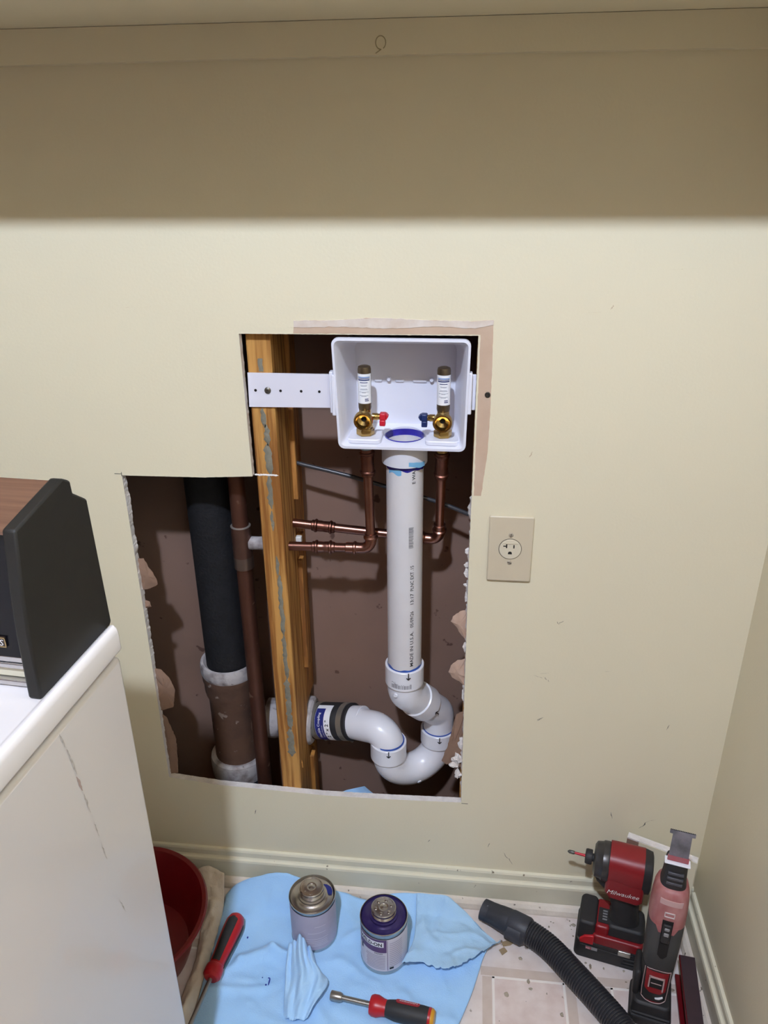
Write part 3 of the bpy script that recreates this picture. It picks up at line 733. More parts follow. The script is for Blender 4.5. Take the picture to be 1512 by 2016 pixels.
# ------------------------------------------------------------------ cast iron stack
M_CAST = mat('black_cast_iron', (20, 20, 22), 0.75, col2=(30, 30, 34), scale=60, amount=.4, bump=.35, bscale=160, spec=.3)
M_RUST = mat('rusty_cast_iron', (104, 74, 56), 0.85, col2=(70, 48, 38), scale=18, amount=.35, col3=(142, 126, 116), s3=48, t3=.66, bump=.3, bscale=80)
M_LEAD = mat('lead_joint', (178, 172, 172), 0.8, col2=(92, 78, 74), scale=26, sharp=(.45, .66), bump=.4, bscale=90, col3=(64, 54, 50), s3=60, t3=.66)
M_GREYI = mat('grey_iron', (70, 72, 78), .7, col2=(56, 56, 62), scale=20, amount=.3)
cs = thing('cast_iron_stack', (-.4550, .1195, .04), 'cast iron drain stack with a black upper pipe and rusty hub', 'drain stack')
SC = (-.4550, .1195, 0)
MB().lathe([(.0440, .4550), (.0440, 2.58)], SC, (0, 0, 1), 40).build('upper_pipe', M_CAST, cs)
MB().lathe([(.0435, .4610), (.0500, .4680), (.0550, .4670), (.0568, .4610), (.0570, .4460), (.0550, .4400)], SC, (0, 0, 1), 44).build('lead_ring', M_LEAD, cs)
MB().lathe([(.0550, .4410), (.0552, .4270), (.0530, .4220), (.0530, .4020), (.0515, .3930), (.0470, .3800), (.0470, .2300)], SC, (0, 0, 1), 44).build('hub', M_RUST, cs)
MB().lathe([(.0465, .2350), (.0520, .2360), (.0570, .2320), (.0585, .2240), (.0585, .1960), (.0565, .1860), (.050, .182)], SC, (0, 0, 1), 44).build('lower_joint', M_LEAD, cs)
MB().lathe([(.0540, .1880), (.0540, .168), (.0525, .164), (.0525, .0385)], SC, (0, 0, 1), 44).build('lower_pipe', M_GREYI, cs)
bx0 = Vector((-.435, .1280, .3180)); bx1 = Vector((-.2960, .1320, .3160)); bd = (bx1 - bx0).normalized()
MB().lathe([(.034, 0), (.034, .040), (.0322, .045), (.0322, .139)], bx0, bd, 36).build('branch', M_RUST, cs)
MB().lathe([(.034, 0), (.040, .002), (.0405, .020), (.0375, .030), (.034, .032)], bx0 + bd * .044, bd, 36).build('branch_collar', M_LEAD, cs)
MB().lathe([(.034, 0), (.046, .003), (.0485, .010), (.0485, .022), (.044, .026), (.034, .0265)], Vector((-.3160, .1270, .3200)), (1, -.02, -.01), 40).build('branch_hub', M_LEAD, cs)

# ------------------------------------------------------------------ old copper riser
M_CUO = mat('old_copper', (116, 78, 62), 0.5, .75, col2=(86, 56, 48), scale=16, amount=.35, col3=(150, 120, 104), s3=40, t3=.68)
M_SOLDER = mat('solder', (196, 190, 182), .45, .8)
oc = thing('old_copper_riser', (-.387, .063, .04), 'dull brown copper riser with a soldered tee in front of the black pipe', 'copper pipe')
OC = (-.3870, .0630, 0)
MB().lathe([(.0143, .0385), (.0143, 2.55)], OC, (0, 0, 1), 28).build('pipe', M_CUO, oc)
MB().lathe([(.0145, .7060), (.0172, .7075), (.0172, .7880), (.0150, .7892)], OC, (0, 0, 1), 28).build('tee', mat('tee_copper', (120, 92, 82), .42, .8, col2=(96, 70, 62), scale=30, amount=.4), oc)
MB().lathe([(.0148, 0), (.0176, .0006), (.0176, .0018), (.0148, .0026)], (OC[0], OC[1], .7868), (0, 0, 1), 28).build('solder_ring', M_SOLDER, oc)
MB().lathe([(.0174, 0), (.0174, .023)], (OC[0], OC[1], .7065), (0, 0, 1), 28).build('lower_collar', mat('bare_copper', (128, 112, 104), .35, .85), oc)
MB().lathe([(.0118, 0), (.0118, .030), (.0105, .031), (.0105, .037)], (-.3730, .0630, .7550), (1, 0, .01), 24).build('stub', M_LEAD, oc)
MB().box(-.2975, -.287, .0885, .0985, .744, .757).build('plastic_clip', mat('clip_white', (214, 212, 210), .5), None, bevel=.002)
tag(bpy.data.objects['plastic_clip'], 'small white plastic clip wedged at the stud between the copper pipes', 'clip')

# ------------------------------------------------------------------ cable and scrap in the cavity
cab = MB().tube(catmull([(-.301, .112, .8940), (-.2861, .105, .8905), (-.2058, .100, .8740), (-.1448, .1, .8574), (-.0489, .1, .8300), (.0082, .096, .8100)], 10), .0036, 12).build('electric_cable', mat('cable_jacket', (66, 66, 70), .3, col2=(52, 52, 56), scale=30, amount=.3))
tag(cab, 'thin grey electric cable sagging across the cavity behind the standpipe', 'cable')
M_TOWEL = mat('blue_towel', (172, 214, 252), 0.9, col2=(158, 203, 246), scale=16, amount=.3, bump=.25, bscale=420, sheen=.2)
bm_ = MB(); crumb((-.205, .105, .090), .048, 3.3, bm_, (1.4, .9, 1.0)); 
for k in range(len(bm_.v)):
    p = bm_.v[k]; q = p + Vector((nz(p.x * 60, p.y * 60, p.z * 60), nz(p.y * 60, p.z * 60, p.x * 60), nz(p.z * 60, p.x * 60, 1))) * .008; bm_.v[k] = Vector((q.x, min(q.y, .172), max(q.z, .0385)))
tag(bm_.build('towel_scrap', M_TOWEL, angle=80), 'crumpled blue towel scrap on the bottom plate inside the wall', 'towel')

# ------------------------------------------------------------------ electrical outlet
M_IVORY = mat('ivory_plastic', (210, 198, 172), 0.35, col2=(204, 190, 164), scale=20, amount=.3)
ol = thing('electrical_outlet', (.0733, 0, .798), 'ivory single outlet plate with a round receptacle on the wall', 'outlet')
MB().prism(rounded_rect(.0385, .1085, .7400, .8555, .003), lambda u, v: (u, .0, v), lambda u, v: (u, -.0055, v)).build('cover_plate', M_IVORY, ol, bevel=.0022, seg=3)
MB().lathe([(.0182, 0), (.0182, .0060)], (.0733, 0, .7990), (0, -1, 0), 40).build('gap', mat('outlet_gap', (84, 74, 60), .8), ol)
rc = MB().lathe([(.0174, 0), (.0174, .0066), (.0168, .0072), (.012, .0073)], (.0733, 0, .7990), (0, -1, 0), 40).build('receptacle', mat('ivory_face', (216, 206, 182), .3), ol)
y = -.0075
MB().box(.0665, .0685, y, -.007, .8012, .8080).box(.0622, .0668, y, -.007, .8036, .8054).build('slot', M_HOLED, rc, smooth=False)
MB().box(.0780, .0800, y, -.007, .8012, .8070).build('slot', M_HOLED, rc, smooth=False)
gp = [(.0733 + .0031 * math.cos(a), .7922 + .0031 * math.sin(a)) for a in [PI * k / 10 for k in range(11)]] + [(.0702, .7905), (.0764, .7905)]
MB().prism(gp, lambda u, v: (u, y, v), lambda u, v: (u, -.007, v)).build('ground_slot', M_HOLED, rc, smooth=False)
MB().box(.062, .085, -.0082, -.007, .8090, .8100).build('face_ridge', M_IVORY, rc)
for zz, rt in ((.8235, 1.45), (.7745, -.35)):
    sc = MB().lathe([(.0036, 0), (.0036, .0062), (.0028, .0070)], (.0735, 0, zz), (0, -1, 0), 20).build('plate_screw', mat('painted_screw', (176, 164, 146), .4, .3), ol)
    ca, sa = math.cos(rt), math.sin(rt)
    MB().prism([(.0735 + .0032 * ca - .0004 * sa, zz + .0032 * sa + .0004 * ca), (.0735 - .0032 * ca - .0004 * sa, zz - .0032 * sa + .0004 * ca), (.0735 - .0032 * ca + .0004 * sa, zz - .0032 * sa - .0004 * ca), (.0735 + .0032 * ca + .0004 * sa, zz + .0032 * sa - .0004 * ca)],
               lambda u, v: (u, -.0072, v), lambda u, v: (u, -.006, v)).build('screw_slot', M_HOLED, sc, smooth=False)

#@@NEXT
# ------------------------------------------------------------------ dryer with console
M_ENAMEL = mat('white_enamel', (236, 232, 232), 0.28, col2=(230, 225, 223), scale=3, amount=.3, coat=.3)
M_CAP = mat('console_black', (34, 33, 31), 0.55, col2=(40, 38, 35), scale=50, amount=.3, spec=.35)
M_GLASS = mat('console_gloss', (14, 14, 20), 0.2, spec=.3)
M_WOODTOP = mat('woodgrain_vinyl', (132, 100, 80), 0.4, col2=(96, 66, 52), scale=6, amount=.4, stretch=(1.2, 26, 26))
M_CHROME = mat('chrome_trim', (206, 204, 204), .22, .9)
M_CREAM = mat('cream_trim', (214, 208, 184), .35)
dy = thing('dryer', (-.374, -.437, 0), 'white dryer with a woodgrain topped black console', 'dryer', rot=(0, 0, math.radians(-4)))
def loc(mb, name, m, parent, **k): return mb.build(name, m, parent, local=True, **k)
body = loc(MB().box(-.685, -.002, -.64, 0, .025, .8665), 'body', M_ENAMEL, dy, bevel=.006, seg=3)
for x in (-.64, -.045):
    for y in (-.6, -.04):
        loc(MB().lathe([(.018, 0), (.018, .010), (.010, .012), (.010, .03)], (x, y, 0), (0, 0, 1), 16), 'foot', M_RUB, dy)
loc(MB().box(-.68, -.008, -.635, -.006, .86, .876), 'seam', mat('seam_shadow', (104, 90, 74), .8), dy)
lp = [(0, .8735), (.0, .8975), (-.0018, .9025), (-.005, .9055), (-.0075, .9058), (-.0100, .9040), (-.0125, .9010), (-.016, .8995), (-.65, .8995), (-.66, .9005), (-.668, .9045), (-.676, .906), (-.684, .9), (-.687, .891), (-.687, .8735)]
loc(MB().prism(lp, lambda u, v: (u, -.643, v), lambda u, v: (u, .002, v)), 'top', M_ENAMEL, dy, bevel=.004, seg=3, angle=60)
con = bpy.data.objects.new('console', None)
cap = [(-.1255, .9000), (-.1225, .9710), (-.1180, 1.0120), (-.1085, 1.0720), (-.0260, 1.0890), (-.014, 1.0820), (-.0135, 1.0685), (.0085, 1.0525), (.0125, .9020), (.008, .8990)]
for x0, x1 in ((-.0135, -.0275), (-.645, -.6595)):
    loc(MB().prism(cap, lambda u, v: (x0, u, v), lambda u, v: (x1, u, v)), 'console_end_cap', M_CAP, dy, bevel=.0025)
loc(MB().prism([(-.107, 1.0660), (-.1070, 1.0690), (-.0240, 1.0850), (-.0240, 1.0810)], lambda u, v: (-.0277, u, v), lambda u, v: (-.645, u, v)), 'console_top', M_WOODTOP, dy)
loc(MB().prism([(-.1000, 1.0660), (-.0240, 1.0810), (-.012, 1.055), (.006, 1.03), (.006, .9010), (-.080, .9010)], lambda u, v: (-.0279, u, v), lambda u, v: (-.645, u, v)), 'console_back', M_CAP, dy)
fp = loc(MB().prism([(-.1085, .9340), (-.1045, 1.0000), (-.1010, 1.0660), (-.095, 1.066), (-.100, .934)], lambda u, v: (-.0279, u, v), lambda u, v: (-.645, u, v)), 'console_front', M_GLASS, dy)
for (z0, z1, yy, m) in ((.9275, .9345, -.1085, M_CHROME), (.9205, .9265, -.1095, M_CHROME), (.9085, .9195, -.1060, M_CREAM), (.9012, .9075, -.1110, M_CHROME)):
    loc(MB().box(-.645, -.0281, yy, -.081, z0, z1), 'console_trim', m, dy, bevel=.0012)
loc(MB().prism([(-.0283, .9070), (-.0345, .9085), (-.0365, .9140), (-.0335, .9200), (-.0283, .9215)], lambda u, v: (u, -.1090, v), lambda u, v: (u, -.1055, v)), 'trim_clip', M_CHROME, dy)
bdg = loc(MB().box(-.093, -.0510, -.1095, -.1045, .9455, .9560), 'badge', mat('badge_brown', (58, 44, 34), .4), dy)
fr = MB()
for (a, b, c, d) in ((-.0935, -.0505, .9453, .9461), (-.0935, -.0505, .9554, .9562), (-.0513, -.0505, .9453, .9562), (-.0935, -.0927, .9453, .9562)):
    fr.box(a, b, -.1099, -.1093, c, d)
loc(fr, 'badge_frame', mat('gold_trim', (196, 168, 120), .3, .7), bdg)
tv, tf = text_geo('US', .0098); tw = max(v[0] for v in tv)
mb = MB(); mb.add([(-.0535 - tw + u + v * .2, -.1098, .9472 + v) for u, v in tv], tf); loc(mb, 'lettering', M_LABEL, bdg, smooth=False)
# scratches and smudges on the enamel side (plane x = 0 locally)
def side_mark(pts, w, m, name, seed):
    L_, R_ = [], []
    for k, (y, z) in enumerate(pts):
        f = .25 + math.sin(PI * k / (len(pts) - 1)); ww = w * f * (.7 + .5 * nz(k * 1.3, seed))
        L_.append(Vector((-.0016, y - ww, z))); R_.append(Vector((-.0016, y + ww, z)))
    loc(MB().loops([L_, R_], False, False, close=False), name, m, dy, smooth=False)
M_SCR = mat('enamel_scratch', (176, 170, 164), .7, col2=(214, 210, 208), scale=160, amount=.7); M_SCR2 = mat('enamel_scratch_red', (190, 168, 162), .7)
for k, (y0, z0, y1, z1, w) in enumerate([(-.127, .862, -.123, .842, .0014), (-.121, .838, -.115, .800, .0016), (-.116, .798, -.112, .775, .0020), (-.111, .770, -.107, .740, .0011), (-.105, .725, -.102, .700, .0008), (-.101, .69, -.097, .66, .0008), (-.091, .590, -.084, .560, .0007)]):
    side_mark([(y0 + (y1 - y0) * t / 8 + .0012 * nz(t * 1.9, k * 3.1), z0 + (z1 - z0) * t / 8) for t in range(9)], w, M_SCR2 if k == 2 else M_SCR, 'scratch', k * 2.0)

# ------------------------------------------------------------------ red tub
M_TUB = mat('red_plastic', (122, 16, 24), 0.35, col2=(104, 12, 18), scale=10, amount=.3)
tb = thing('red_tub', (-.598, -.187, 0), 'dark red plastic tub on the floor behind the dryer', 'tub')
TB = (-.598, -.187, 0)
MB().lathe([(.108, 0), (.112, .003), (.143, .103), (.151, .104), (.153, .108), (.150, .112), (.143, .110), (.139, .103), (.107, .008), (.001, .007)], TB, (0, 0, 1), 64).build('shell', M_TUB, tb)

# ------------------------------------------------------------------ cloths on the floor
M_RAG = mat('tan_rag', (232, 222, 206), 0.95, col2=(206, 190, 168), scale=22, amount=.4, bump=.4, bscale=120)
def interp(pts, t):
    n = len(pts) - 1
    L_ = [0.0]
    for i in range(n): L_.append(L_[-1] + (Vector(pts[i + 1]) - Vector(pts[i])).length)
    s = t * L_[-1]
    for i in range(n):
        if s <= L_[i + 1] + 1e-9:
            f = (s - L_[i]) / max(1e-9, L_[i + 1] - L_[i]); return Vector(pts[i]).lerp(Vector(pts[i + 1]), f)
    return Vector(pts[-1])
def coons(top, bot, left, right, nu, nv, zfun, thick, name, m, parent=None, edge=None):
    top = catmull(top, 6); bot = catmull(bot, 6); left = catmull(left, 6); right = catmull(right, 6)
    G = []
    for j in range(nv + 1):
        v = j / nv; row = []
        for i in range(nu + 1):
            u = i / nu
            T = interp(top, u); B = interp(bot, u); L_ = interp(left, v); R_ = interp(right, v)
            p = (1 - v) * T + v * B + (1 - u) * L_ + u * R_ - ((1 - u) * (1 - v) * top[0] + u * (1 - v) * top[-1] + (1 - u) * v * bot[0] + u * v * bot[-1])
            p = Vector(p)
            if edge: p = edge(p, u, v)
            p.z = zfun(p, u, v); row.append(p)
        G.append(row)
    mb = MB(); mb.loops(G, False, False, close=False)
    o = mb.build(name, m, parent, angle=180)
    sd = o.modifiers.new('thickness', 'SOLIDIFY'); sd.thickness = thick; sd.offset = 1.0
    return o
CANS = ((-.2595, -.1113), (-.1208, -.1406))
def seg_d(px, py, a, b):
    ax, ay = a; bx, by = b; dx, dy_ = bx - ax, by - ay; t = max(0, min(1, ((px - ax) * dx + (py - ay) * dy_) / (dx * dx + dy_ * dy_)))
    return math.hypot(px - ax - t * dx, py - ay - t * dy_)
RIDGES = [((-.385, -.185), (-.330, -.160), .010, .012), ((-.330, -.160), (-.285, -.175), .010, .016), ((-.425, -.225), (-.385, -.188), .008, .006), ((-.43, -.245), (-.33, -.235), .006, .005),
          ((-.20, -.120), (-.165, -.105), .008, .006), ((-.205, -.165), (-.13, -.200), .010, .005), ((-.17, -.215), (-.07, -.225), .012, .004), ((-.35, -.06), (-.30, -.07), .012, .006), ((-.40, -.09), (-.33, -.05), .02, .006),
          ((-.19, -.255), (-.10, -.285), .014, .004), ((-.25, -.23), (-.20, -.29), .010, .004), ((-.06, -.24), (.01, -.26), .012, .005), ((-.35, -.27), (-.28, -.30), .014, .004), ((-.21, -.04), (-.18, -.10), .014, .005)]
def towel_z(p, u, v):
    z = .002 + (p.z - .002) * max(0, 1 - v * 7) ** 1.4 + .0022 + .0026 * max(0, nz(p.x * 22, p.y * 22, 1.0)) + .0010 * nz(p.x * 60, p.y * 60, 4.0) + .0012
    z += .0050 * max(0, 1 - 5 * abs(nz(p.x * 13 + 3, p.y * 9, 2.0))) * max(0, nz(p.x * 8, p.y * 8, 6.0) + .25) + .0028 * max(0, 1 - 6 * abs(nz(p.x * 24, p.y * 30 + 5, 8.0))) * max(0, nz(p.x * 10 + 9, p.y * 10, 3.0) + .2)
    for a, b, w, h in RIDGES:
        d = seg_d(p.x, p.y, a, b); z += h * math.exp(-(d / w) ** 2)
    for cx, cy in CANS:
        d = math.hypot(p.x - cx, p.y - cy); k = min(1, max(0, (d - .046) / .02)); z = z * k + .0035 * (1 - k)
    return max(z, .0028)
tw1 = coons([(-.455, -.048, .002), (-.435, -.0315, .017), (-.385, -.0300, .042), (-.345, -.0295, .053), (-.30, -.0298, .044), (-.235, -.0300, .021), (-.175, -.0315, .003), (-.150, -.0315, .004), (-.121, -.0300, .023), (-.06, -.0295, .032), (-.013, -.0300, .024), (.03, -.046, .006), (.089, -.101, .002)],
            [(-.43, -.40, .002), (-.30, -.405, .002), (-.15, -.41, .002), (-.035, -.42, .002)],
            [(-.455, -.048, .002), (-.446, -.147, .002), (-.438, -.30, .002), (-.43, -.40, .002)],
            [(.089, -.101, .002), (.068, -.124, .002), (.045, -.20, .002), (.022, -.262, .002), (-.035, -.42, .002)], 110, 84, towel_z, .0008, 'shop_towel', M_TOWEL)
tag(tw1, 'large light blue towel spread under the two cans', 'towel', 'blue shop towels')
M_TOWEL2 = mat('blue_towel_worn', (170, 210, 248), 0.9, col2=(168, 202, 226), scale=9, amount=.35, bump=.25, bscale=420, sheen=.2)
def fold_z(p, u, v):
    z = .0115 + .004 * nz(p.x * 26, p.y * 26, 7.0) + .0015 * nz(p.x * 70, p.y * 70, 2.0) + .028 * max(0, 1 - v * 5) ** 1.3 * min(1, max(0, (.05 - p.x) / .05)) + .0035 * max(0, 1 - 5 * abs(nz(p.x * 16, p.y * 20, 12.0)))
    z += .014 * math.exp(-((u) / .14) ** 2) * v + .015 * v ** 2
    z += .006 * math.exp(-(seg_d(p.x, p.y, (-.06, -.055), (-.035, -.125)) / .009) ** 2) + .006 * math.exp(-(seg_d(p.x, p.y, (-.01, -.045), (-.03, -.115)) / .009) ** 2) + .004 * math.exp(-(seg_d(p.x, p.y, (-.055, -.15), (.03, -.09)) / .012) ** 2)
    return z
def fold_edge(p, u, v):
    if v > .9:
        p.y += (.0035 * nz(p.x * 120, 3.0) + .003 * nz(p.x * 320, 8.0)) * (v - .9) * 10 * min(1, (1 - u) * 8)
    return p
tw2 = coons([(-.068, -.0335, 0), (-.02, -.0335, 0), (.028, -.050, 0), (.060, -.078, 0), (.091, -.103, 0)], [(-.084, -.184, 0), (-.050, -.170, 0), (.0, -.176, 0), (.045, -.148, 0), (.096, -.108, 0)],
            [(-.068, -.0335, 0), (-.066, -.08, 0), (-.068, -.13, 0), (-.084, -.184, 0)], [(.091, -.103, 0), (.0935, -.1045, 0), (.095, -.106, 0), (.096, -.108, 0)], 70, 60, fold_z, .0008, 'shop_towel', M_TOWEL2, edge=fold_edge)
tag(tw2, 'folded blue towel with a torn ragged edge beside the purple topped can', 'towel', 'blue shop towels')
def bunch_z(p, u, v):
    a = 1 - v
    pleat = .006 * math.sin(u * 15 + 2 * math.sin(v * 4)) * (.5 + .5 * a) + .004 * math.sin(u * 31 + v * 3) * a
    dome = (.034 * (1 - v) ** .7 + .006) * math.sin(PI * min(1, max(0, u * .92 + .06)))
    lift = .020 * u ** 3 * math.exp(-((v - .68) / .40) ** 2)
    return max(.0068, .0075 + dome + pleat + lift + .0015 * nz(p.x * 90, p.y * 90, 5.0))
def bunch_edge(p, u, v):
    if v > .93: p.y += .003 * nz(p.x * 300, 6.0)
    return p
tw3 = coons([(-.300, -.160, 0), (-.276, -.156, 0), (-.252, -.162, 0)], [(-.281, -.284, 0), (-.262, -.288, 0), (-.238, -.286, 0)],
            [(-.300, -.160, 0), (-.295, -.20, 0), (-.288, -.24, 0), (-.281, -.284, 0)], [(-.252, -.162, 0), (-.238, -.19, 0), (-.213, -.224, 0), (-.238, -.286, 0)], 46, 46, bunch_z, .0009, 'shop_towel', mat('blue_towel_light', (182, 220, 252), .9, col2=(166, 208, 248), scale=16, amount=.3, bump=.25, bscale=420, sheen=.2), edge=bunch_edge)
tag(tw3, 'bunched pale blue towel twisted up in front of the grey can', 'towel', 'blue shop towels')
mb = MB()
for k, (x, y, w, h) in enumerate([(-.322, -.2215, .0012, .0075), (-.326, -.2290, .0018, .0016), (-.3245, -.213, .002, .001), (-.385, -.138, .0016, .0022), (-.336, -.215, .0010, .0010)]):
    zz = .0165 if k != 3 else .009
    mb = MB(); mb.lathe([(w, 0), (w, .0006)], (x, y, towel_z(Vector((x, y, .002)), 0, 0) + .0006), (0, 0, 1), 8)
    for q in range(len(mb.v)): mb.v[q].y = y + (mb.v[q].y - y) * h / w
    mb.build('primer_spot', mat('spot_blue', (26, 50, 150), .5), tw1)
def rag_z(p, u, v):
    up = .045 * max(0, 1 - v * 9)
    return .003 + up + .016 * abs(math.sin(u * PI)) * (.6 + .5 * nz(p.x * 30, p.y * 18, 3.0)) + .004 * nz(p.x * 80, p.y * 80, 1.0) + .004
rag = coons([(-.516, -.033, 0), (-.49, -.031, 0), (-.457, -.036, 0)], [(-.468, -.385, 0), (-.455, -.388, 0), (-.441, -.385, 0)], [(-.516, -.033, 0), (-.487, -.10, 0), (-.470, -.19, 0), (-.470, -.28, 0), (-.468, -.385, 0)],
            [(-.457, -.036, 0), (-.4485, -.10, 0), (-.4435, -.19, 0), (-.442, -.28, 0), (-.441, -.385, 0)], 22, 80, rag_z, .0008, 'rag', M_RAG)
tag(rag, 'dirty tan rag strip between the red tub and the blue towel', 'rag')

# ------------------------------------------------------------------ cans
M_TIN = mat('tin', (204, 200, 196), 0.26, 1.0, col2=(180, 174, 168), scale=24, amount=.3)
M_TIND = mat('tin_purple', (36, 28, 86), 0.2, .3, col2=(66, 54, 104), scale=30, amount=.45)
M_LIL = mat('label_lilac', (182, 174, 190), 0.45, col2=(170, 162, 180), scale=60, amount=.3)
M_PURP = mat('label_purple', (92, 62, 108), 0.45); M_LWH = mat('label_white', (214, 208, 216), 0.45)
def can(i, label, mt):
    cx, cy = CANS[i]; z0 = .0052
    t = thing('solvent_can', (cx, cy, z0), label, 'can', 'cans on the blue towel')
    R = .0430; H = .1035
    MB().lathe([(.0005, .001), (R - .003, .001), (R + .0008, 0), (R + .0010, .002), (R, .004), (R, H - .004), (R + .0010, H - .002), (R + .0008, H), (R - .0004, H + .0004), (R - .0012, H - .001)], (cx, cy, z0), (0, 0, 1), 64, caps=False).build('body', M_TIN, t)
    MB().lathe([(R - .001, H - .003), (R - .0018, H), (R - .0035, H - .003), (R - .011, H - .0028), (R - .0135, H - .001), (.026, H + .0004), (.0255, H + .002), (.001, H + .002)], (cx, cy, z0), (0, 0, 1), 64).build('lid', mt, t)
    MB().lathe([(.0262, H), (.0262, H + .004), (.0232, H + .005), (.0232, H + .0075)], (cx, cy, z0), (0, 0, 1), 48).build('neck', mt, t)
    pr = [(.0222, H + .007)]
    for k in range(3): pr += [(.0226, H + .0085 + k * .0022), (.0216, H + .0096 + k * .0022)]
    pr += [(.0226, H + .0150), (.0226, H + .0185), (.0212, H + .0200), (.0195, H + .0200), (.0188, H + .0192), (.0120, H + .0192), (.0100, H + .0198), (.0075, H + .0198), (.0062, H + .0190), (.0040, H + .0196), (.001, H + .0205)]
    cp = MB().lathe(pr, (cx, cy, z0), (0, 0, 1), 48).build('screw_cap', M_TIN, t)
    return t, cx, cy, z0, R, H, cp
t, cx, cy, z0, R, H, cp = can(0, 'plain grey labelled tin can with a silver screw cap on towel', M_TIN)
mb = MB(); vs_, fs_ = [], []
word = 'HANDLE'
for k, ch in enumerate('OATEY'):
    a = -2.2 + k * .36; v2, f2 = text_geo(ch, .0058); wch = max(q[0] for q in v2)
    m2 = MB()
for k in range(9):
    a = -2.35 + k * .2; mb.box(0, 0, 0, 0, 0, 0) if False else None
    c0 = Vector((cx + .0152 * math.cos(a), cy + .0152 * math.sin(a), z0 + H + .0190)); tdir = Vector((-math.sin(a), math.cos(a), 0)); rd = Vector((math.cos(a), math.sin(a), 0))
    w_ = .0011; h_ = .0020 if k % 3 else .0014
    pts = [c0 + tdir * sx * w_ * .5 + rd * sy * h_ for sx, sy in ((-1, -1), (1, -1), (1, 1), (-1, 1))]
    mb.add([p for p in pts] + [p + Vector((0, 0, .0007)) for p in pts], [(4, 5, 6, 7), (0, 1, 5, 4), (1, 2, 6, 5), (2, 3, 7, 6), (3, 0, 4, 7)])
stuff(mb.build('embossing', M_TIN, cp, smooth=False))
lb = cyl_patch(MB(), cx, cy, R + .0004, -2.6, 2.6, z0 + .006, z0 + H - .008, 60).build('label', M_LIL, t)
mb = MB()
for (zz, a0, a1) in ((.066, .25, .75), (.050, -.05, .75), (.0345, -.3, .85), (.0290, -.2, .8), (.0245, -.1, .8), (.0200, -.3, .8), (.0160, -.3, .85)):
    cyl_patch(mb, cx, cy, R + .0006, a0, a1, z0 + zz, z0 + zz + .0011, 12)
stuff(mb.build('print', M_LWH, lb, smooth=False))
mb = MB()
dr_pts = [(.95, .030), (.80, .034), (.55, .038), (.30, .0385), (.12, .037), (.10, .031), (.3, .0275), (.6, .0265), (.85, .0265)]
mb.prism([(cx + r_ * math.cos(a), cy + r_ * math.sin(a)) for a, r_ in dr_pts], lambda u, v: (u, v, z0 + H - .0026), lambda u, v: (u, v, z0 + H - .0006)); mb.build('blue_drip', mat('drip_navy', (20, 34, 116), .2), t)
t, cx, cy, z0, R, H, cp = can(1, 'tin can with a purple stained top and purple and white label', M_TIND)
for k in range(6):
    a = 2 * PI * k / 6 + .3
    MB().lathe([(.0030, 0), (.0030, .0009), (.0016, .0013)], (cx + .0145 * math.cos(a), cy + .0145 * math.sin(a), z0 + H + .0190), (0, 0, 1), 12).build('embossed_boss', M_TIN, cp)
lb = cyl_patch(MB(), cx, cy, R + .0004, -2.8, 2.8, z0 + .008, z0 + H - .012, 60).build('label', M_LWH, t)
pn = cyl_patch(MB(), cx, cy, R + .0007, -1.15, .22, z0 + .058, z0 + H - .0125, 30).build('label_panel', M_PURP, lb)
cyl_patch(MB(), cx, cy, R + .0009, -1.05, .10, z0 + .0725, z0 + .0860, 24).build('label_plate', M_LABEL, lb)
cyl_patch(MB(), cx, cy, R + .0007, .25, .27, z0 + .010, z0 + H - .014, 3).build('label_line', M_PURP, lb)
v2, f2 = text_geo('WELD-ON', .0125, .0004); k_ = .0475 / max(q[0] for q in v2)
mb = MB(); fn = on_cyl(cx, cy, R + .0011, .06 - .0475 / R, z0 + .0748); mb.add([fn(u * k_, v * .95) for u, v in v2], f2); mb.build('lettering', M_BLACK, lb, smooth=False)
v2, f2 = text_geo('PRIMER', .0050); mb = MB(); fn = on_cyl(cx, cy, R + .0011, -.30, z0 + .0535); mb.add([fn(u, v) for u, v in v2], f2); mb.build('lettering', M_BLACK, lb, smooth=False)
mb = MB()
for k in range(9):
    zz = .048 - k * .0042; cyl_patch(mb, cx, cy, R + .0008, -.70 + .1 * nz(k * 1.7), .16 - .05 * abs(nz(k * 2.1)), z0 + zz, z0 + zz + .0012, 12)
for k in range(13):
    zz = .080 - k * .0050; cyl_patch(mb, cx, cy, R + .0008, .34, .95 + .1 * nz(k * 1.9), z0 + zz, z0 + zz + .0010, 10)
stuff(mb.build('print', mat('print_lilac', (150, 140, 160), .5), lb, smooth=False))
mb = MB(); cyl_patch(mb, cx, cy, R + .0010, .34, .52, z0 + .0130, z0 + .0180, 5); mb.build('print_mark', M_BLACK, lb, smooth=False)
mb = MB(); cyl_patch(mb, cx, cy, R + .0010, -1.02, -.92, z0 + .047, z0 + .060, 4); mb.build('label_emblem', M_BLACK, lb, smooth=False)

# ------------------------------------------------------------------ hand tools
M_REDP = mat('red_handle_plastic', (178, 28, 36), 0.35); M_BLKP = mat('black_grip', (34, 34, 35), 0.6, col2=(44, 44, 46), scale=80, amount=.4)
def axis_frame(a, b):
    a = Vector(a); b = Vector(b); d = (b - a).normalized(); up = Vector((0, 0, 1)); up = (up - d * up.dot(d)).normalized(); sd = d.cross(up); return a, d, up, sd
def sector(mb, a, d, up, sd, prof, a0, a1, grow, n=10):
    loops = []
    for r, s in prof:
        loops.append([a + d * s + (up * math.cos(a0 + (a1 - a0) * k / n) + sd * math.sin(a0 + (a1 - a0) * k / n)) * (r + grow * math.sin(PI * k / n) ** .5) for k in range(n + 1)])
    mb.loops(loops, False, False, close=False); return mb
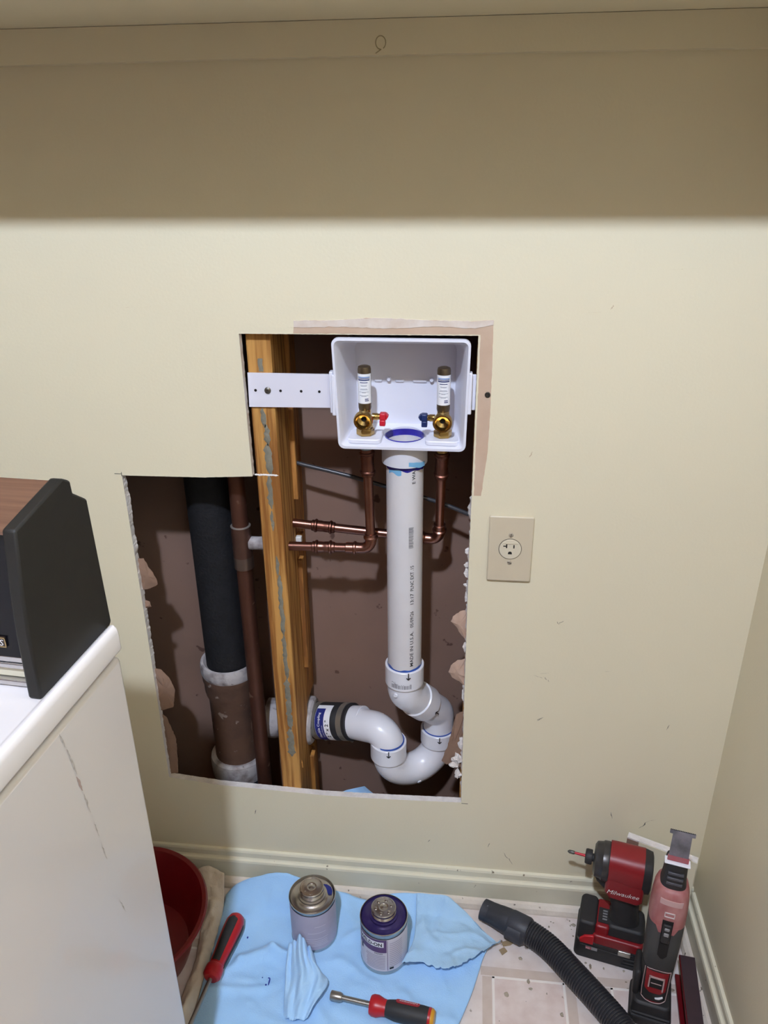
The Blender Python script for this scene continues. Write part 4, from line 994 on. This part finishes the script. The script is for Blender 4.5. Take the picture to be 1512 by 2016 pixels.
# screwdriver: butt end towards the wall
E0 = (-.4100, -.1080, .0275); E1 = (-.4252, -.2450, .0265)
sdv = thing('screwdriver', (-.418, -.18, .009), 'screwdriver with a red and black grip lying between rag and towel', 'screwdriver')
a, d, up, sd_ = axis_frame(E0, E1)
pr = [(.001, 0), (.0090, .0012), (.0145, .006), (.0178, .016), (.0182, .032), (.0170, .055), (.0150, .080), (.0138, .100), (.0140, .108)]
MB().lathe(pr, a, d, 36).build('handle', M_REDP, sdv)
gp_ = [(.0160, .014), (.0180, .020), (.0184, .034), (.0172, .056), (.0152, .080), (.0141, .104)]
for k in range(3):
    c0 = .05 + k * 2 * PI / 3; sector(MB(), a, d, up, sd_, gp_, c0 - .55, c0 + .55, .0012).build('grip', M_BLKP, sdv)
MB().lathe([(.0138, .106), (.0165, .110), (.0172, .118), (.0165, .126), (.0120, .131), (.0070, .132)], a, d, 36).build('collar', M_REDP, sdv)
shk = mat('tool_steel', (160, 156, 150), .3, .9)
MB().lathe([(.0040, .128), (.0040, .225), (.0036, .235)], a, d, 20).build('shank', shk, sdv)
tipp = a + d * .235
MB().loops([[tipp + (up * math.cos(2 * PI * k / 12) + sd_ * math.sin(2 * PI * k / 12)) * .0036 for k in range(12)], [tipp + d * .016 + (up * math.cos(2 * PI * k / 12) * .0006 + sd_ * math.sin(2 * PI * k / 12) * .0042) for k in range(12)]]).build('blade_tip', shk, sdv)
# nut driver
E0 = (-.2050, -.2405, .0180); E1 = (-.0180, -.2690, .0245)
nd = thing('nut_driver', (-.11, -.255, .006), 'nut driver with steel socket and short red and black handle', 'nut driver')
a, d, up, sd_ = axis_frame(E0, E1)
MB().lathe([(.0055, .006), (.0060, .004), (.0066, 0), (.0080, .0004), (.0084, .002), (.0084, .017), (.0066, .0215), (.0055, .022)], a, d, 28).build('socket', shk, nd)
MB().lathe([(.0048, .020), (.0048, .080)], a, d, 24).build('shaft', shk, nd)
MB().lathe([(.0080, .0725), (.0150, .0735), (.0172, .078), (.0175, .086), (.0140, .096), (.0128, .104)], a, d, 36).build('collar', M_REDP, nd)
MB().lathe([(.0130, .101), (.0142, .106), (.0165, .118), (.0170, .140), (.0172, .165), (.0165, .178)], a, d, 36).build('handle', M_BLKP, nd)
MB().lathe([(.0168, .1765), (.0168, .1790), (.0160, .1815)], a, d, 36).build('red_band', M_REDP, nd)
MB().lathe([(.0162, .1805), (.0158, .1835), (.0130, .187), (.001, .188)], a, d, 36).build('yellow_end', mat('yellow_end', (206, 150, 40), .4), nd)
bdg = MB(); rim = []
for (uu, vv) in rounded_rect(.118, .160, -.0058, .0058, .005, 4):
    ang = vv / .017 - .55; rim.append(a + d * uu + (up * math.cos(ang) + sd_ * math.sin(ang)) * .0178)
lo = [p - (p - (a + d * (p - a).dot(d))).normalized() * .003 for p in rim]
bdg.loops([lo, rim], False, True); bo = bdg.build('badge', M_REDP, nd)
v2, f2 = text_geo('Milwaukee', .0085); k_ = .032 / max(q[0] for q in v2)
mb = MB(); pts_ = []
for u, v in v2:
    ang = (.0022 - v * .8) / .017 - .55
    pts_.append(a + d * (.156 - u * k_) + (up * math.cos(ang) + sd_ * math.sin(ang)) * .0181)
mb.add(pts_, f2); mb.build('lettering', M_LABEL, bo, smooth=False)

# ------------------------------------------------------------------ vacuum hose
M_HOSE = mat('hose_black', (38, 38, 41), 0.36, col2=(52, 52, 56), scale=14, amount=.4, bump=.1)
M_NOZ = mat('nozzle_dusty', (32, 33, 38), 0.5, col2=(60, 62, 72), scale=18, amount=.35, col3=(150, 152, 158), s3=70, t3=.70)
hs = thing('vacuum_hose', (.20, -.14, 0), 'black ribbed vacuum hose with a dusty nozzle curving across the floor', 'hose')
cpts = catmull([(.1420, -.0800, .0245), (.185, -.1120, .0245), (.2263, -.1603, .0245), (.2647, -.2077, .0245), (.2941, -.2480, .0245), (.320, -.300, .0245), (.335, -.37, .0245), (.335, -.45, .0245)], 40)
# resample evenly and give every rib its own ring pair
LL = [0]
for i in range(1, len(cpts)): LL.append(LL[-1] + (cpts[i] - cpts[i - 1]).length)
def at_len(s):
    for i in range(1, len(cpts)):
        if LL[i] >= s: return cpts[i - 1].lerp(cpts[i], (s - LL[i - 1]) / max(1e-9, LL[i] - LL[i - 1]))
    return cpts[-1]
pitch = .0052; n_r = int(LL[-1] / pitch); hp, hr = [], []
for k in range(n_r):
    for f, r in ((0, .0206), (.3, .0230), (.6, .0230), (.85, .0206)):
        hp.append(at_len((k + f) * pitch)); hr.append(r)
MB().tube(hp, hr, 28).build('ribbed_tube', M_HOSE, hs)
c0 = Vector((.1500, -.0850, .0252)); dn = (Vector((.0655, -.0430, .0225)) - c0).normalized()
MB().tube([c0, c0 + dn * .004, c0 + dn * .036, c0 + dn * .040], [.0235, .0252, .0252, .0240], 32).build('cuff', M_NOZ, hs)
sdn = dn.cross(Vector((0, 0, 1)))
MB().tube([c0 - sdn * .006 + dn * .002 + Vector((0, 0, -.002)), c0 - sdn * .010 + dn * .010 + Vector((0, 0, -.003)), c0 - sdn * .010 + dn * .034 + Vector((0, 0, -.003)), c0 - sdn * .004 + dn * .042], [.014, .0205, .0205, .012], 24).build('cuff_lug', M_NOZ, hs)
tip = Vector((.0655, -.0430, .0225))
MB().tube([c0 + dn * .036, c0 + dn * .046, c0.lerp(tip, .62), c0.lerp(tip, .70), tip - (c0 - tip).normalized() * -.004, tip], [.0242, .0240, .0232, .0222, .0205, .0195], 30, flat=[1, 1, .97, .95, .9, .9]).build('nozzle', M_NOZ, hs)
MB().tube([tip - (tip - c0).normalized() * .012, tip + (tip - c0).normalized() * .002], [.0215, .0210], 30, flat=[.9, .9]).build('nozzle_lip', M_NOZ, hs)

# ------------------------------------------------------------------ impact driver (local frame: x forward, y to the viewer, z up)
M_RED = mat('tool_red', (138, 24, 30), 0.42, col2=(120, 18, 26), scale=12, amount=.3)
M_BLK = mat('tool_black', (32, 31, 32), 0.6, col2=(42, 40, 41), scale=60, amount=.3)
M_GREY = mat('tool_gearcase', (74, 72, 72), 0.34, .5, col2=(60, 58, 58), scale=30, amount=.3)
dvx = math.atan2(.21904, -.97572)
imp = thing('impact_driver', (.3449, -.0919, 0.0003), 'red and black impact driver standing on its battery by the corner', 'impact driver', rot=(0, 0, dvx))
def rbox(mb, x0, x1, y0, y1, z0, z1, r, n=4, taper=1.0):
    P0 = rounded_rect(x0, x1, y0, y1, r, n); cx_, cy_ = (x0 + x1) / 2, (y0 + y1) / 2
    mb.loops([[Vector((u, v, z0)) for u, v in P0], [Vector((cx_ + (u - cx_) * taper, cy_ + (v - cy_) * taper, z1)) for u, v in P0]]); return mb
bt = loc(rbox(MB(), -.010, .1075, -.037, .037, 0, .046, .010), 'battery', M_BLK, imp, bevel=.003)
loc(rbox(MB(), -.011, .078, -.0375, .0375, .044, .066, .008), 'battery_red_shell', M_RED, imp, bevel=.003)
loc(rbox(MB(), .072, .1060, -.0355, .0355, .044, .088, .010, taper=.92), 'battery_nose', M_BLK, imp, bevel=.004)
loc(rbox(MB(), .0500, .0760, -.0330, .0330, .060, .085, .006, taper=.95), 'fuel_gauge_deck', M_RED, imp, bevel=.003)
loc(rbox(MB(), .0520, .0715, -.010, .022, .0845, .0866, .002), 'fuel_gauge', M_BLK, imp)
for k in range(4):
    loc(MB().box(.0560, .0640, -.005 + k * .006, -.002 + k * .006, .0864, .0872), 'gauge_light', mat('gauge_grey', (120, 120, 122), .5), imp)
for s in (-1, 1):
    loc(MB().prism([(.0745, .040), (.0990, .0400), (.1000, .0480), (.0920, .0585), (.0800, .0620), (.0745, .0620)], lambda u, v: (u, s * .030, v), lambda u, v: (u, s * .0382, v)), 'release_button', mat('button_red', (184, 30, 38), .4), imp, bevel=.0015)
# side panel of the battery, clip and prints on the viewer's side
sp_ = loc(MB().prism([(.098, .036), (.030, .033), (.004, .041), (.004, .0385), (.028, .0285), (.068, .0235), (.088, .026), (.096, .031)], lambda u, v: (u, .0362, v), lambda u, v: (u, .0382, v)), 'battery_rib', M_BLK, imp, bevel=.0006)
lbo = loc(MB().box(.0660, .0870, .0365, .0384, .0275, .0345), 'battery_badge', mat('badge_grey', (150, 146, 146), .5), imp)
loc(MB().box(.0770, .0864, .0380, .0387, .0281, .0339), 'badge_red', mat('badge_red', (168, 40, 44), .5), lbo)
v2, f2 = text_geo('LITHIUM', .0048); mb = MB(); mb.add([(.0560 - u, .0374, .0270 + v) for u, v in v2], f2); loc(mb, 'lettering', mat('print_grey', (120, 116, 116), .6), bt, smooth=False)
v2, f2 = text_geo('RED', .0052); mb = MB(); mb.add([(.0860 - u * .8, .0389, .0292 + v) for u, v in v2], f2); loc(mb, 'lettering', M_LABEL, lbo, smooth=False)
loc(rbox(MB(), .008, .030, .036, .0400, .034, .046, .001), 'steel_clip', M_STEEL, imp, bevel=.0015)
for (z0_, z1_, x0_, x1_) in ((.0245, .0285, -.004, .020), (.0165, .0195, -.004, .018), (.0085, .0115, -.004, .022)):
    loc(MB().box(x0_, x1_, .0362, .0392, z0_, z1_), 'battery_vent', M_BLK, imp, bevel=.0006)
loc(rbox(MB(), -.0135, .058, -.0305, .0305, .064, .088, .010, taper=.86), 'foot', M_BLK, imp, bevel=.004)
gl = []
for (xc, zc, hx, hy) in ((.0270, .080, .030, .0225), (.0265, .092, .0255, .0205), (.0275, .110, .0240, .0200), (.0305, .130, .0255, .0205), (.0340, .150, .0285, .0215), (.0350, .168, .0310, .0225)):
    gl.append([Vector((xc + hx * math.copysign(abs(math.cos(q)) ** .8, math.cos(q)), hy * math.copysign(abs(math.sin(q)) ** .8, math.sin(q)), zc)) for q in [2 * PI * k / 32 for k in range(32)]])
loc(MB().loops(gl), 'grip', M_BLK, imp, angle=60)
loc(MB().prism([(.052, .160), (.0655, .1560), (.0640, .148), (.0580, .132), (.0515, .126)], lambda u, v: (u, -.007, v), lambda u, v: (u, .007, v)), 'trigger', M_RED, imp, bevel=.002)
def super_loop(x, cz, ry, rz, n=40, e=.75):
    return [Vector((x, ry * math.copysign(abs(math.cos(q)) ** e, math.cos(q)), cz + rz * math.copysign(abs(math.sin(q)) ** e, math.sin(q)))) for q in [2 * PI * k / n for k in range(n)]]
HZ = .2150
loc(MB().loops([super_loop(-.0065, HZ - .002, .024, .0300), super_loop(-.0045, HZ - .002, .030, .0360), super_loop(.0090, HZ - .001, .0320, .0385)]), 'rear_cap', M_BLK, imp, angle=50)
loc(MB().loops([super_loop(.0085, HZ - .001, .0322, .0388), super_loop(.0300, HZ, .0325, .0375), super_loop(.0560, HZ + .001, .0318, .0370), super_loop(.0670, HZ + .001, .0315, .0362)]), 'motor_housing', M_RED, imp, angle=50)
loc(MB().prism([(.0675, .2100), (.0030, .2100), (.0030, .1660), (.0100, .1570), (.0600, .1600), (.0690, .1740)], lambda u, v: (u, -.0316, v), lambda u, v: (u, .0316, v)), 'housing_chin', M_RED, imp, bevel=.006, seg=3)
loc(MB().lathe([(.0335, .0665), (.0345, .0690), (.0340, .0780), (.0320, .0800), (.0300, .0900), (.0240, .0935), (.0100, .0938)], (0, 0, HZ + .001), (1, 0, 0), 44), 'gearcase', M_GREY, imp)
loc(MB().prism([(.0640, .1830), (.0880, .1850), (.0840, .1760), (.0680, .1600)], lambda u, v: (u, -.014, v), lambda u, v: (u, .014, v)), 'lamp_housing', M_BLK, imp, bevel=.003)
loc(MB().lathe([(.0070, .0930), (.0070, .0960), (.0125, .0965), (.0132, .0985), (.0132, .1060), (.0120, .1085), (.0060, .1090)], (0, 0, HZ + .001), (1, 0, 0), 32), 'collet', M_BLK, imp)
loc(MB().lathe([(.0030, .1080), (.0026, .1110), (.0022, .1280)], (0, 0, HZ + .001), (1, 0, 0), 12), 'bit_shank', mat('bit_red', (176, 40, 52), .4, .3), imp)
loc(MB().lathe([(.0028, .1275), (.0034, .1290), (.0032, .1370), (.0012, .1400)], (0, 0, HZ + .001), (1, 0, 0), 12), 'bit_tip', mat('bit_grey', (96, 96, 92), .4, .7), imp)
v2, f2 = text_geo('Milwaukee', .0165); k_ = .0545 / max(q[0] for q in v2)
mb = MB(); mb.add([(.0655 - u * k_ - v * .25, .0322, .1745 + v * .85 + u * k_ * .04) for u, v in v2], f2); loc(mb, 'lettering', mat('logo_white', (222, 220, 218), .5), imp, smooth=False)

# ------------------------------------------------------------------ oscillating multi-tool
mt = thing('oscillating_multi_tool', (.3540, -.1950, .0003), 'dusty red and black oscillating multi-tool standing upright on its battery', 'multi-tool', rot=(math.radians(-4.0), 0, math.radians(-13)))
M_REDD = mat('dusty_red', (136, 40, 44), 0.5, col2=(186, 138, 134), scale=26, amount=.62, stretch=(1, 1, .5), bump=.1)
M_BLKD = mat('dusty_black', (50, 50, 50), 0.65, col2=(72, 72, 72), scale=10, amount=.4)
M_LINE = mat('panel_line', (176, 150, 146), .5)
def sl(z, rx, ry, e=.7, cx_=0.0, cy_=0.0, n=40):
    return [Vector((cx_ + rx * math.copysign(abs(math.cos(q)) ** e, math.cos(q)), cy_ + ry * math.copysign(abs(math.sin(q)) ** e, math.sin(q)), z)) for q in [2 * PI * k / n for k in range(n)]]
loc(rbox(MB(), -.0355, .0345, -.038, .038, 0, .0200, .010), 'battery', M_BLK, mt, bevel=.003)
loc(rbox(MB(), -.0340, .0330, -.036, .037, .018, .048, .012, taper=.93), 'battery_top', M_BLK, mt, bevel=.004)
for zz in (.0200, .0275):
    loc(MB().box(-.031, .030, -.0386, -.036, zz, zz + .0012), 'battery_ridge', mat('ridge_grey', (64, 64, 66), .5), mt)
loc(MB().box(-.0345, -.0235, -.020, .030, .045, .100), 'battery_latch', M_BLK, mt, bevel=.005)
loc(MB().loops([sl(.040, .0230, .0250), sl(.060, .0240, .0265), sl(.095, .0250, .0275), sl(.125, .0262, .0280)]), 'lower_handle', mat('panel_black', (40, 40, 39), .55), mt, angle=50)
loc(MB().loops([sl(.0300, .0200, .0235), sl(.0420, .0222, .0250), sl(.0500, .0234, .0262)]), 'red_cuff', M_RED, mt, angle=50)
hb = loc(MB().box(-.008, .010, -.0262, -.0240, .0345, .0395), 'cuff_badge', mat('badge_pale', (150, 140, 142), .5), mt)
def front_patch(pts, rx, ry, out, name, m, parent, cxx=0, th=.0012):
    """plate hugging the front of the oval body"""
    def f(u, v, o): 
        c = max(-1, min(1, u / (rx * 1.02))); y = -ry * (1 - abs(c) ** 2.85) ** (1 / 2.85) if abs(c) < 1 else 0
        return (u, y - o, v)
    P = []
    for i in range(len(pts)):
        a = pts[i]; b = pts[(i + 1) % len(pts)]; k = 6
        for j in range(k): P.append((a[0] + (b[0] - a[0]) * j / k, a[1] + (b[1] - a[1]) * j / k))
    c = (sum(p[0] for p in P) / len(P), sum(p[1] for p in P) / len(P))
    rings = [[Vector(f(c[0] + (p[0] - c[0]) * s, c[1] + (p[1] - c[1]) * s, o)) for p in P] for s, o in ((1, -.001), (1, out), (.75, out), (.5, out), (.2, out))]
    mb = MB(); mb.loops(rings, False, True); return loc(mb, name, m, parent, angle=50)
front_patch([(-.0180, .120), (.0180, .120), (.0170, .078), (.008, .0715), (-.008, .0715), (-.0170, .078)], .0250, .0275, .0010, 'red_panel', M_RED, mt)
dial = loc(MB().box(-.0105, .0105, -.0300, -.0265, .0850, .1075), 'speed_dial_window', M_HOLED, mt, bevel=.001)
fr = MB()
for (a_, b_, c_, d_) in ((-.0125, .0125, .1070, .1092), (-.0125, -.0103, .0850, .1092), (.0103, .0125, .0810, .1092)):
    fr.box(a_, b_, -.0306, -.0270, c_, d_)
loc(fr, 'dial_frame', M_LINE, dial)
loc(MB().box(-.0085, .0085, -.0309, -.029, .0955, .0965), 'dial_tick', M_LINE, dial)
lnm = MB(); 
for pts_ in ([(-.0205, .122), (-.0205, .075), (-.0195, .054), (-.012, .050), (0, .0480), (.012, .050), (.0195, .054), (.0205, .075), (.0205, .122), (.010, .1245), (0, .1250), (-.010, .1245), (-.0205, .122)],):
    path = []
    for i in range(len(pts_) - 1):
        for j in range(4):
            u = pts_[i][0] + (pts_[i + 1][0] - pts_[i][0]) * j / 4; v = pts_[i][1] + (pts_[i + 1][1] - pts_[i][1]) * j / 4
            rr_ = .0250 + .001 * (v > .1); yy = -(.0276 + (.0006 if v > .1 else -.0008 * (v < .07))) * (1 - min(1, abs(u) / (rr_ * 1.03)) ** 2.85) ** (1 / 2.85) - .0004
            path.append((u, yy, v))
    lnm.tube(path, .0007, 6)
loc(lnm, 'panel_outline', M_LINE, mt)
front_patch([(.002, .0605), (.014, .0650), (.015, .0625), (.009, .0590), (.003, .0585)], .0250, .0270, .0012, 'white_mark', M_LABEL, mt)
loc(MB().loops([sl(.1240, .0250, .0280), sl(.1280, .0262, .0300), sl(.1700, .0280, .0318), sl(.2050, .0287, .0322), sl(.2250, .0290, .0325)]), 'grip', M_BLKD, mt, angle=50)
loc(MB().loops([sl(.2235, .0292, .0326), sl(.2450, .0292, .0328), sl(.2620, .0286, .0325), sl(.2800, .0272, .0312), sl(.2900, .0245, .0285), sl(.2955, .0195, .0225)]), 'head', M_REDD, mt, angle=50)
front_patch([(-.018, .226), (.018, .226), (.012, .212), (-.012, .212)], .0312, .0325, .0006, 'head_tongue', M_REDD, mt)
slot = front_patch([(-.0085, .240), (.0085, .240), (.0075, .165), (.002, .158), (-.002, .158), (-.0075, .165)], .0312, .0325, .0010, 'switch_slot', M_HOLED, mt)
loc(MB().box(-.0065, .0065, -.0385, -.0325, .196, .235), 'slide_switch', M_BLK, mt, bevel=.002)
loc(MB().box(-.0040, .0040, -.0394, -.037, .212, .219), 'switch_ridge', mat('switch_grey', (150, 148, 148), .4, .3), mt, bevel=.001)
loc(MB().box(-.0040, .0040, -.0394, -.037, .224, .2295), 'switch_ridge', mat('switch_grey', (150, 148, 148), .4, .3), mt, bevel=.001)
fr = MB()
for (a_, b_, c_, d_) in ((-.0075, .0085, .2560, .2572), (-.0075, .0085, .2478, .2490), (-.0075, -.0063, .2478, .2572), (.0073, .0085, .2478, .2572)):
    fr.box(a_, b_, -.0342, -.0315, c_, d_)
loc(fr, 'head_emblem', mat('emblem_white', (214, 200, 196), .5), mt)
front_patch([(-.017, .2815), (.018, .2800), (.017, .270), (-.017, .271)], .0286, .0322, .0006, 'dust_patch', mat('dust_pink', (196, 160, 156), .8), mt)
loc(MB().loops([sl(.2930, .0205, .0225), sl(.3100, .0185, .0205), sl(.3320, .0175, .0190), sl(.3400, .0165, .0175)]), 'collar', M_BLK, mt, angle=50)
for k in range(3):
    loc(MB().box(-.012, .012, -.0212, -.016, .303 + k * .0100, .3075 + k * .0100), 'collar_rib', mat('rib_grey', (92, 92, 98), .4, .5), mt, bevel=.0006)
loc(MB().box(-.0195, .0195, -.0180, -.0020, .3405, .3430), 'clamp_plate', M_WHT, mt, bevel=.0008)
bl = MB().prism([(-.0150, .3430), (.0150, .3430), (.0142, .3960), (.0190, .3965), (.0190, .4030), (-.0190, .4030), (-.0190, .3965), (-.0142, .3960)], lambda u, v: (u, -.0115, v), lambda u, v: (u, -.0098, v))
blo = loc(bl, 'saw_blade', mat('blade_steel', (84, 84, 88), .5, .4, col2=(164, 162, 172), scale=30, amount=.6), mt)
loc(MB().box(-.0160, .0160, -.0122, -.0092, .3440, .3535), 'blade_red_band', mat('blade_red', (176, 40, 56), .5, col2=(150, 120, 124), scale=30, amount=.5), blo)
mb = MB()
for k in range(15): mb.add([(-.0190 + k * .0025, -.0114, .4028), (-.0165 + k * .0025, -.0114, .4028), (-.0178 + k * .0025, -.0107, .4050), (-.0190 + k * .0025, -.0100, .4028), (-.0165 + k * .0025, -.0100, .4028)], [(0, 1, 2), (3, 2, 4), (0, 2, 3), (1, 4, 2)])
stuff(loc(mb, 'blade_teeth', mat('teeth_dark', (60, 60, 62), .5, .5), blo))

# ------------------------------------------------------------------ red level beside the corner
lv = thing('spirit_level', (.4040, -.30, 0.0003), 'dark red metal level standing on edge behind the multi-tool', 'level', rot=(0, 0, math.radians(-7)))
M_LVL = mat('level_red', (110, 14, 24), 0.35, col2=(96, 10, 20), scale=14, amount=.3); M_LVT = mat('level_edge', (58, 40, 48), .55, col2=(48, 34, 40), scale=60, amount=.4)
loc(MB().box(-.0135, .0135, -.26, .170, .0520, .0600), 'top_flange', M_LVL, lv, bevel=.001)
loc(MB().box(-.0122, .0130, -.2585, .1685, .0598, .0608), 'top_face', M_LVT, lv)
loc(MB().box(-.0135, .0135, -.26, .170, 0, .0080), 'bottom_flange', M_LVL, lv, bevel=.001)
loc(MB().box(-.0030, .0030, -.258, .168, .0080, .0520), 'web', M_LVL, lv)

# ------------------------------------------------------------------ drywall offcut across the corner
oc_ = thing('drywall_offcut', (.3180, -.0290, .0198), 'drywall offcut with bare white top edge leaning in the corner behind tools', 'drywall piece', rot=(0, 0, math.radians(-22.5)))
loc(MB().box(0, .122, -.0004, .0125, 0, .2090), 'gypsum_core', M_GYP, oc_, smooth=False)
loc(MB().box(.021, .122, -.0012, -.0003, 0, .2075), 'painted_face', M_WALL, oc_, smooth=False)
loc(MB().box(0, .0212, -.0009, -.0003, 0, .2060), 'bare_paper_strip', M_PAPER, oc_, smooth=False)

# ------------------------------------------------------------------ debris on the vinyl
mb = MB(); rr = random.Random(11)
for k in range(150):
    x = rr.uniform(.02, .42); y = -.032 - abs(rr.gauss(0, .09)); r = rr.choice((.0008, .0010, .0014, .0022))
    if x < .11 - (y + .1) * -.35 and y > -.27: continue
    if abs((x - .146) + (y + .08) * .95) < .045 and y < -.02: continue
    crumb((x, y, r * .45), r, k * 1.1, mb, (1 + rr.random(), 1 + rr.random(), .45), .9)
deb = mb.build('plaster_debris', mat('debris', (120, 108, 92), .9, col2=(176, 166, 150), scale=90, amount=.6), angle=60); stuff(deb)
deb['label'] = 'scattered plaster crumbs and grit on the vinyl floor'; deb['category'] = 'debris'
for k, pl in enumerate([[(.100, -.094), (.118, -.086), (.124, -.092), (.116, -.099), (.102, -.103)], [(.094, -.111), (.104, -.104), (.110, -.112), (.100, -.121)]]):
    MB().prism([(u, v) for u, v in pl], lambda u, v: (u, v, .0012), lambda u, v: (u, v, .0026)).build('paper_scrap', mat('scrap_tan', (150, 130, 100), .9), bevel=.0004)
tag(bpy.data.objects['paper_scrap'], 'larger scrap of tan paper at the corner of the folded towel', 'scrap'); tag(bpy.data.objects['paper_scrap.001'], 'smaller scrap of tan paper at the corner of the folded towel', 'scrap')
